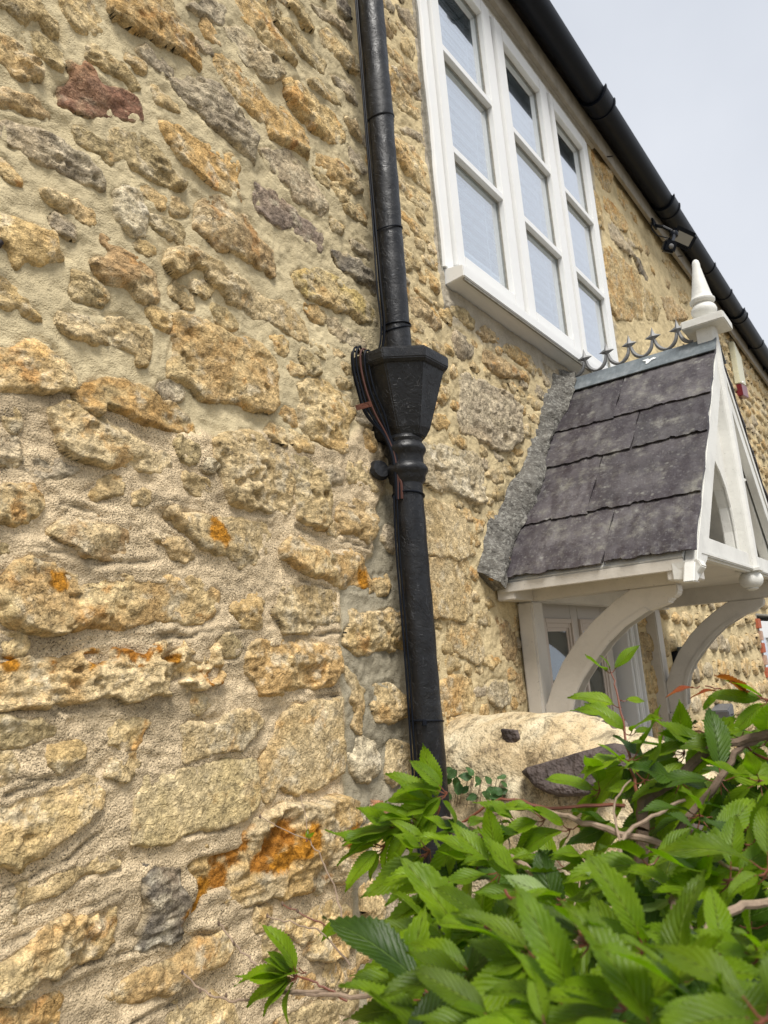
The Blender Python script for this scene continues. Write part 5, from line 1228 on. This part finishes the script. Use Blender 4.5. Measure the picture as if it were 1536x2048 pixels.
def spray(P, ang, n, L, rnd, spread=1.9, droop=.35, kinds=(0,0,1,1,2,3)):
    """rosette of leaves at shoot tip P; ang is the image-plane heading of the shoot (0 right, 90 up)"""
    to = (CAM-P).normalized()
    for k in range(n):
        a = ang + (rnd.random()-.5)*2*spread if n > 1 else ang
        if n > 2: a = ang + spread*(2*(k+.5)/n-1) + rnd.uniform(-.22,.22)
        d = _r2*cos(a)+_u2*sin(a)-to*rnd.uniform(-.55,.45)
        d.z -= droop*rnd.random()
        if d.dot(_u2) > .45: d -= _u2*(d.dot(_u2)-.35)*rnd.uniform(.5,1.1)
        d.normalize()
        Ln = L*rnd.uniform(.45,1.15); pet = L*.16
        nrm = UP*rnd.uniform(.6,1.1)+to*rnd.uniform(.1,.85)+Vector((rnd.uniform(-.35,.35),rnd.uniform(-.35,.35),0))
        b = P+d*pet
        petioles.tube([P,P+d*pet*.5-UP*.002,b+d*.004],[.0009,.0007,.0006],5)
        kd = kinds[rnd.randrange(len(kinds))]
        if kd in (0,1) and rnd.random() < .4: kd = rnd.choice((7,8))
        if kd == 3 and rnd.random() < .5: kd = 9
        add_leaf(b,d,nrm,Ln,kd)
def at(x, y, D): return CAM+px_ray(x,y)*D
rnd = random.Random(11)
def twig(pts, r0, r1, mat=M_TWIG, nm='branch'):
    P = [at(*p) for p in pts]; P = [P[0]*2-P[1]]+P+[P[-1]*2-P[-2]]; out = []
    for i in range(1,len(P)-2):
        for k in range(6):
            t = k/6; a,b,c,d = P[i-1],P[i],P[i+1],P[i+2]
            v = .5*((2*b)+(c-a)*t+(2*a-5*b+4*c-d)*t*t+(3*b-a-3*c+d)*t**3)
            j = .0018 if r0 > .0012 else .0009
            out.append(v+Vector((rnd.uniform(-j,j),rnd.uniform(-j,j),rnd.uniform(-j,j))))
    out.append(P[-2]); n = len(out)
    rr = [(r0+(r1-r0)*i/(n-1))*(1+.18*(rnd.random()-.3)*(i%5 == 0)) for i in range(n)]
    mb = MB().tube(out,rr,7)
    return mb.build(nm, mat, shrub, smooth=True)
def bud(x,y,D,r=.0022): 
    p = at(x,y,D); b = MB().lathe([(0,-r*1.6),(r,-r*.5),(r,.5*r),(0,r*2)],0,0,6); b.v = [(a+p.x,c+p.y,d+p.z) for a,c,d in b.v]; b.build('bud', M_BARK, shrub, smooth=True)
# branches (traced headings, each at its own depth)
twig([(1340,2120,.75),(1230,1990,.78),(1190,1900,.82),(1080,1760,.90),(1000,1700,.98)],.0065,.003)
twig([(1000,1700,.98),(930,1650,1.02),(870,1640,1.05),(800,1700,1.08)],.003,.0014)
twig([(1330,1690,.95),(1200,1655,.97),(1110,1625,1.0),(1030,1618,1.03),(950,1640,1.05)],.0042,.002)
twig([(1330,1690,.95),(1440,1560,.98),(1480,1500,1.0),(1560,1460,1.02)],.0045,.003,M_BARK)
twig([(1285,1660,1.0),(1290,1600,1.0),(1350,1560,1.0),(1420,1500,1.0),(1536,1470,1.0),(1600,1440,1.0)],.0075,.004,M_BARK)
twig([(1285,2150,1.05),(1282,1850,1.02),(1285,1660,1.0)],.012,.0075,M_BARK)
twig([(1285,1620,1.0),(1270,1560,1.03),(1250,1480,1.08),(1240,1400,1.10),(1222,1345,1.12)],.0024,.0010,M_PETI)
twig([(1250,1880,.62),(1180,1870,.64),(1060,1820,.66),(1010,1780,.68)],.0022,.0012,M_PETI)
twig([(1400,1905,.70),(1370,1850,.72),(1345,1800,.74)],.006,.0045,M_BARK)
twig([(1400,1905,.70),(1440,1830,.72),(1536,1800,.76),(1600,1780,.76)],.004,.0028)
twig([(1400,1905,.70),(1420,2000,.68),(1440,2100,.68)],.008,.009,M_BARK)
twig([(660,1982,1.10),(540,1986,1.14),(480,2000,1.17),(420,1990,1.20),(365,1945,1.22)],.0022,.0011)
twig([(800,1985,1.05),(700,1992,1.08),(600,1986,1.12),(540,1984,1.14)],.0030,.0022)
twig([(540,1984,1.14),(510,1930,1.16),(470,1890,1.18),(438,1848,1.2)],.0018,.0010)
twig([(693,2000,1.10),(640,1970,1.10),(595,1952,1.11)],.0016,.0011,M_PETI)
twig([(800,1920,1.16),(720,1870,1.18),(640,1845,1.2),(565,1808,1.22)],.0018,.0009,M_PETI)
twig([(700,1930,1.15),(650,1870,1.18),(600,1850,1.2),(535,1832,1.22)],.0014,.0009)
twig([(690,1860,1.18),(670,1780,1.20),(640,1710,1.21),(620,1680,1.22),(602,1590,1.24)],.0015,.0006)
twig([(620,1680,1.22),(570,1660,1.24),(520,1633,1.25)],.0008,.0006)
twig([(1536,1520,1.0),(1460,1478,1.05),(1390,1462,1.06)],.0018,.0010,M_PETI)
twig([(1600,1420,1.0),(1536,1398,1.02),(1470,1382,1.04),(1410,1372,1.05)],.0015,.0008,M_PETI)
twig([(1560,1760,.80),(1460,1735,.84),(1400,1690,.88),(1350,1680,.92)],.0020,.0014)
twig([(1240,1700,.94),(1230,1610,.98),(1262,1560,1.0)],.0016,.001)
twig([(1250,1760,.9),(1240,1690,.93),(1290,1640,.96),(1370,1600,.98)],.0028,.0018)
twig([(920,1650,1.04),(1000,1600,1.02),(1100,1615,1.01),(1250,1612,1.0)],.0016,.0022,M_PETI)
twig([(820,1700,1.06),(740,1660,1.10),(700,1660,1.12)],.0014,.0008,M_PETI)
twig([(870,1770,.98),(920,1800,.95),(1010,1830,.90),(1120,1830,.86)],.0016,.0026)
twig([(1150,1700,.98),(1160,1760,.94),(1140,1840,.9)],.001,.0007); twig([(1000,1640,1.0),(1020,1690,.98),(1010,1760,.96)],.001,.0008)
for q in ((438,1848,1.2),(400,1982,1.2),(420,1990,1.2),(452,1992,1.19),(565,1808,1.22),(580,1815,1.22),(595,1822,1.21),(535,1832,1.22),(520,1633,1.25),(365,1945,1.22),(468,1888,1.18)): bud(*q)

D2R = pi/180
G = (0,0,1,1,2)
# silhouette sprays: x, y, distance, heading (deg), count, leaf length (m), spread
SPR = [
 (1222,1345,1.12,95,3,.052,.9,(1,0)),(1240,1400,1.10,20,1,.062,.2,(1,)),(1243,1415,1.10,150,1,.075,.2,(0,)),(1250,1440,1.09,135,1,.088,.15,(0,)),(1257,1470,1.06,70,3,.06,1.4,G),
 (1262,1520,1.03,100,5,.085,2.0,G),(1290,1560,1.0,120,5,.085,2.4,G),
 (1400,1372,1.05,170,1,.055,.2,(5,)),(1445,1378,1.04,185,2,.060,.5,(5,1)),(1500,1392,1.03,160,2,.065,1.0,(1,5)),(1536,1400,1.02,150,4,.06,1.6,G),
 (1370,1505,1.05,160,6,.088,1.6,G),(1425,1500,1.04,90,6,.080,2.0,G),(1480,1475,1.03,80,5,.08,2.4,G),(1536,1480,1.02,100,5,.085,2.6,G),
 (1360,1560,1.0,200,5,.09,2.6,(0,2,3)),(1440,1560,.98,270,6,.09,2.8,(0,3,3)),(1520,1560,.97,270,6,.09,2.8,(0,3,2)),(1400,1630,.95,250,6,.09,2.8,(3,3,0)),(1500,1640,.94,250,6,.09,2.8,(3,0,2)),
 (1200,1580,1.02,150,4,.075,2.0,G),(1140,1620,1.0,90,4,.07,2.4,G),
 (880,1615,1.04,150,7,.088,1.9,G),(842,1640,1.05,175,6,.092,1.5,G),(800,1650,1.06,180,5,.085,1.2,G),(895,1585,1.03,110,4,.075,1.2,G),
 (860,1700,1.0,190,7,.09,1.8,G),(920,1660,1.0,60,5,.08,2.2,G),(960,1640,1.0,70,4,.07,2.0,(0,1,3)),
 (1040,1610,1.0,80,4,.075,1.3,G),(1090,1600,1.0,95,4,.08,1.4,G),(1000,1640,1.0,100,4,.07,2.0,G),
 (595,1952,1.11,125,8,.068,1.75,(0,0,1,2)),(612,1945,1.11,20,3,.06,1.0,(0,3)),
 (1010,1690,.98,170,4,.06,1.4,G),(1090,1720,.96,150,4,.065,1.6,(0,3)),(1180,1690,.97,120,4,.06,1.8,(0,3,1)),(1060,1760,.93,190,4,.07,1.5,(3,0)),(1230,1650,1.0,100,4,.06,1.8,(0,3)),(1140,1770,.90,160,4,.07,1.6,(0,1,3)),(960,1720,.98,185,4,.07,1.3,(0,3)),
 (612,1682,1.22,10,2,.030,1.6,(0,)),(690,1850,1.18,100,3,.034,1.6,(0,)),
 (770,1690,1.06,170,5,.085,1.0,G),(900,1760,.92,185,6,.095,1.6,G),(900,1800,.95,200,5,.08,1.3,G),(1000,1740,.86,150,5,.095,1.9,G),
 (1060,1780,.80,140,5,.09,1.9,G),(985,1850,.68,150,7,.098,1.8,(0,1,1,0,2)),(900,1880,.72,175,6,.095,1.6,G),(860,1960,.70,185,6,.10,1.4,G),
 (860,1990,.80,170,5,.09,1.2,G),(850,2040,.75,175,5,.10,1.3,G),(1130,1800,.66,120,4,.09,2.0,(0,1,4)),(1240,1770,.72,115,5,.090,1.6,(0,1,4)),(1360,1790,.72,110,6,.09,2.0,(0,1,0,4)),(1300,1730,.78,120,4,.08,1.8,(0,1)),
 (1460,1760,.78,110,6,.09,2.4,G),(1536,1740,.76,100,6,.09,2.4,G),(1420,1700,.85,100,5,.085,2.4,(0,3,1)),(1500,1690,.84,120,5,.09,2.4,(0,3)),
 (1180,1880,.55,125,6,.10,1.8,(0,1,1)),(1080,1920,.52,150,6,.10,1.7,(0,1,0)),(960,1960,.55,165,6,.10,1.7,G),(1290,1900,.55,100,5,.09,2.0,G),
 (1000,2040,.48,150,6,.10,1.7,(0,1,2)),(860,2060,.55,165,6,.10,1.5,(0,2)),(1150,2010,.46,130,6,.10,1.9,(0,1,1)),(1260,2010,.46,95,6,.10,1.9,(0,1)),(1360,1960,.52,80,6,.10,2.0,(0,1)),
 (1440,1930,.55,70,6,.10,2.2,G),(1520,1910,.55,80,6,.10,2.2,G),(1420,2040,.44,90,6,.09,2.2,(0,1)),(1530,2040,.42,100,6,.09,2.2,(0,1)),(1100,2090,.44,120,5,.10,2.0,(0,1)),(1320,2090,.44,90,5,.10,2.0,(0,1)),
 (790,2060,.85,175,4,.08,1.0,G),
]
for x,y,D,h,n,L,sp_,kk in SPR:
    if n > 2 and y > 1550 and x < 1250: h = h*.35+195*.65; sp_ *= .85
    elif n > 2 and x >= 1250 and y > 1500: h = h*.7+170*.3
    if 930 < x < 1200 and 1550 < y < 1700: y += 38
    L *= .88
    if D < .75: L *= .64; D *= 1.08
    elif D < .95: L *= .88
    if y > 1740 and n > 3: sp_ *= .75; n += 1
    spray(at(x,y,D), h*D2R, n, L, rnd, sp_, kinds=kk)
# inner foliage behind the outer sprays
for gx in range(720,1640,72):
    for gy in range(1690,2160,60):
        x = gx+rnd.uniform(-25,25); y = gy+rnd.uniform(-22,22)
        if x < 930 and y < 1900+(930-x)*.7: continue
        if 930 < x < 1290 and y < 1840 and rnd.random() < .85: continue
        D = 1.12-(y-1650)*.0012+rnd.uniform(-.06,.14)
        if x > 1250: D += .05
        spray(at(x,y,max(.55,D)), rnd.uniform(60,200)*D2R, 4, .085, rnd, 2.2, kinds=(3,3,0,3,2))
for gx in range(1300,1640,70):
    for gy in range(1540,1700,56):
        x = gx+rnd.uniform(-20,20); y = gy+rnd.uniform(-18,18)
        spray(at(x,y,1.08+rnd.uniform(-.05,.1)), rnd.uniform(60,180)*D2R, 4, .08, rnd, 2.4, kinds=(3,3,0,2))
leaves.sort(key=lambda t: -t[2])
for i,(M_,k,s) in enumerate(leaves[:300]):
    o = bpy.data.objects.new('leaf', LM[k]); COL.objects.link(o); o.parent = shrub
    o.matrix_parent_inverse = Matrix.Translation((-1.1,1.5,0)); o.matrix_basis = M_
acc = {}
for M_,k,s in leaves[300:]:
    v,f,c,m = LV[k]; Mn = np.array(M_); w_ = v@Mn[:3,:3].T+Mn[:3,3]
    a = acc.setdefault(k,[[],[],[],0,m]); a[0].append(w_); a[1].append(f+a[3]); a[2].append(c); a[3] += len(v)
# one joined part for all the smaller leaves
Vs,Fs,Cs,MIs,off = [],[],[],[],0; mats = []
for k,a in acc.items():
    if a[4] not in mats: mats.append(a[4])
    mi = mats.index(a[4]); nf = 0
    for w_,f,c in zip(a[0],a[1],a[2]): pass
    V_ = np.vstack(a[0]); F_ = np.vstack(a[1])+off; Vs.append(V_); Fs.append(F_); Cs.append(np.vstack(a[2])); MIs.append(np.full(len(F_),mi)); off += len(V_)
me = np_mesh('small_leaves', np.vstack(Vs), np.vstack(Fs), mats[0], np.vstack(Cs))
for m_ in mats[1:]: me.materials.append(m_)
me.polygons.foreach_set('material_index', np.concatenate(MIs).astype(np.int32)); me.update()
link('small_leaves', me, shrub, kind='stuff')
petioles.build('petioles', M_PETI, shrub)['kind'] = 'stuff'

# ------------------------------------------------------------ small creeping plant on the garden wall beside the pipe
herb = thing('creeping_plant', 'small creeping plant with round green leaves where pipe meets garden wall', 'plant', (1.70,-.1,1.68))
hs = MB(); r2 = random.Random(4)
for k in range(26):
    x = 885+r2.uniform(0,125); y = 1530+r2.uniform(0,55)+(x-885)*.18
    t = .06+r2.random()*.05
    o_ray = px_ray(x,y); D = (1.70-CAM.x)/o_ray.x
    P = CAM+o_ray*D
    d = _r2*r2.uniform(-1,1)+_u2*r2.uniform(-.6,1); nrm = (CAM-P).normalized()+UP*.6+Vector((r2.uniform(-.3,.3),)*3)
    d.normalize(); n = (nrm-d*nrm.dot(d)).normalized(); s = n.cross(d); L = r2.uniform(.022,.036)
    M_ = Matrix(((d.x,s.x*1.6,n.x,P.x),(d.y,s.y*1.6,n.y,P.y),(d.z,s.z*1.6,n.z,P.z),(0,0,0,1))) @ Matrix.Scale(L,4)
    o = bpy.data.objects.new('leaf', LM[6]); COL.objects.link(o); o.parent = herb; o.matrix_parent_inverse = Matrix.Translation((-1.70,.1,-1.68)); o.matrix_basis = M_
    hs.tube([P,P+Vector((.02,.02,-.03))],.0009,5)
hs.build('stems', M_TWIG, herb)
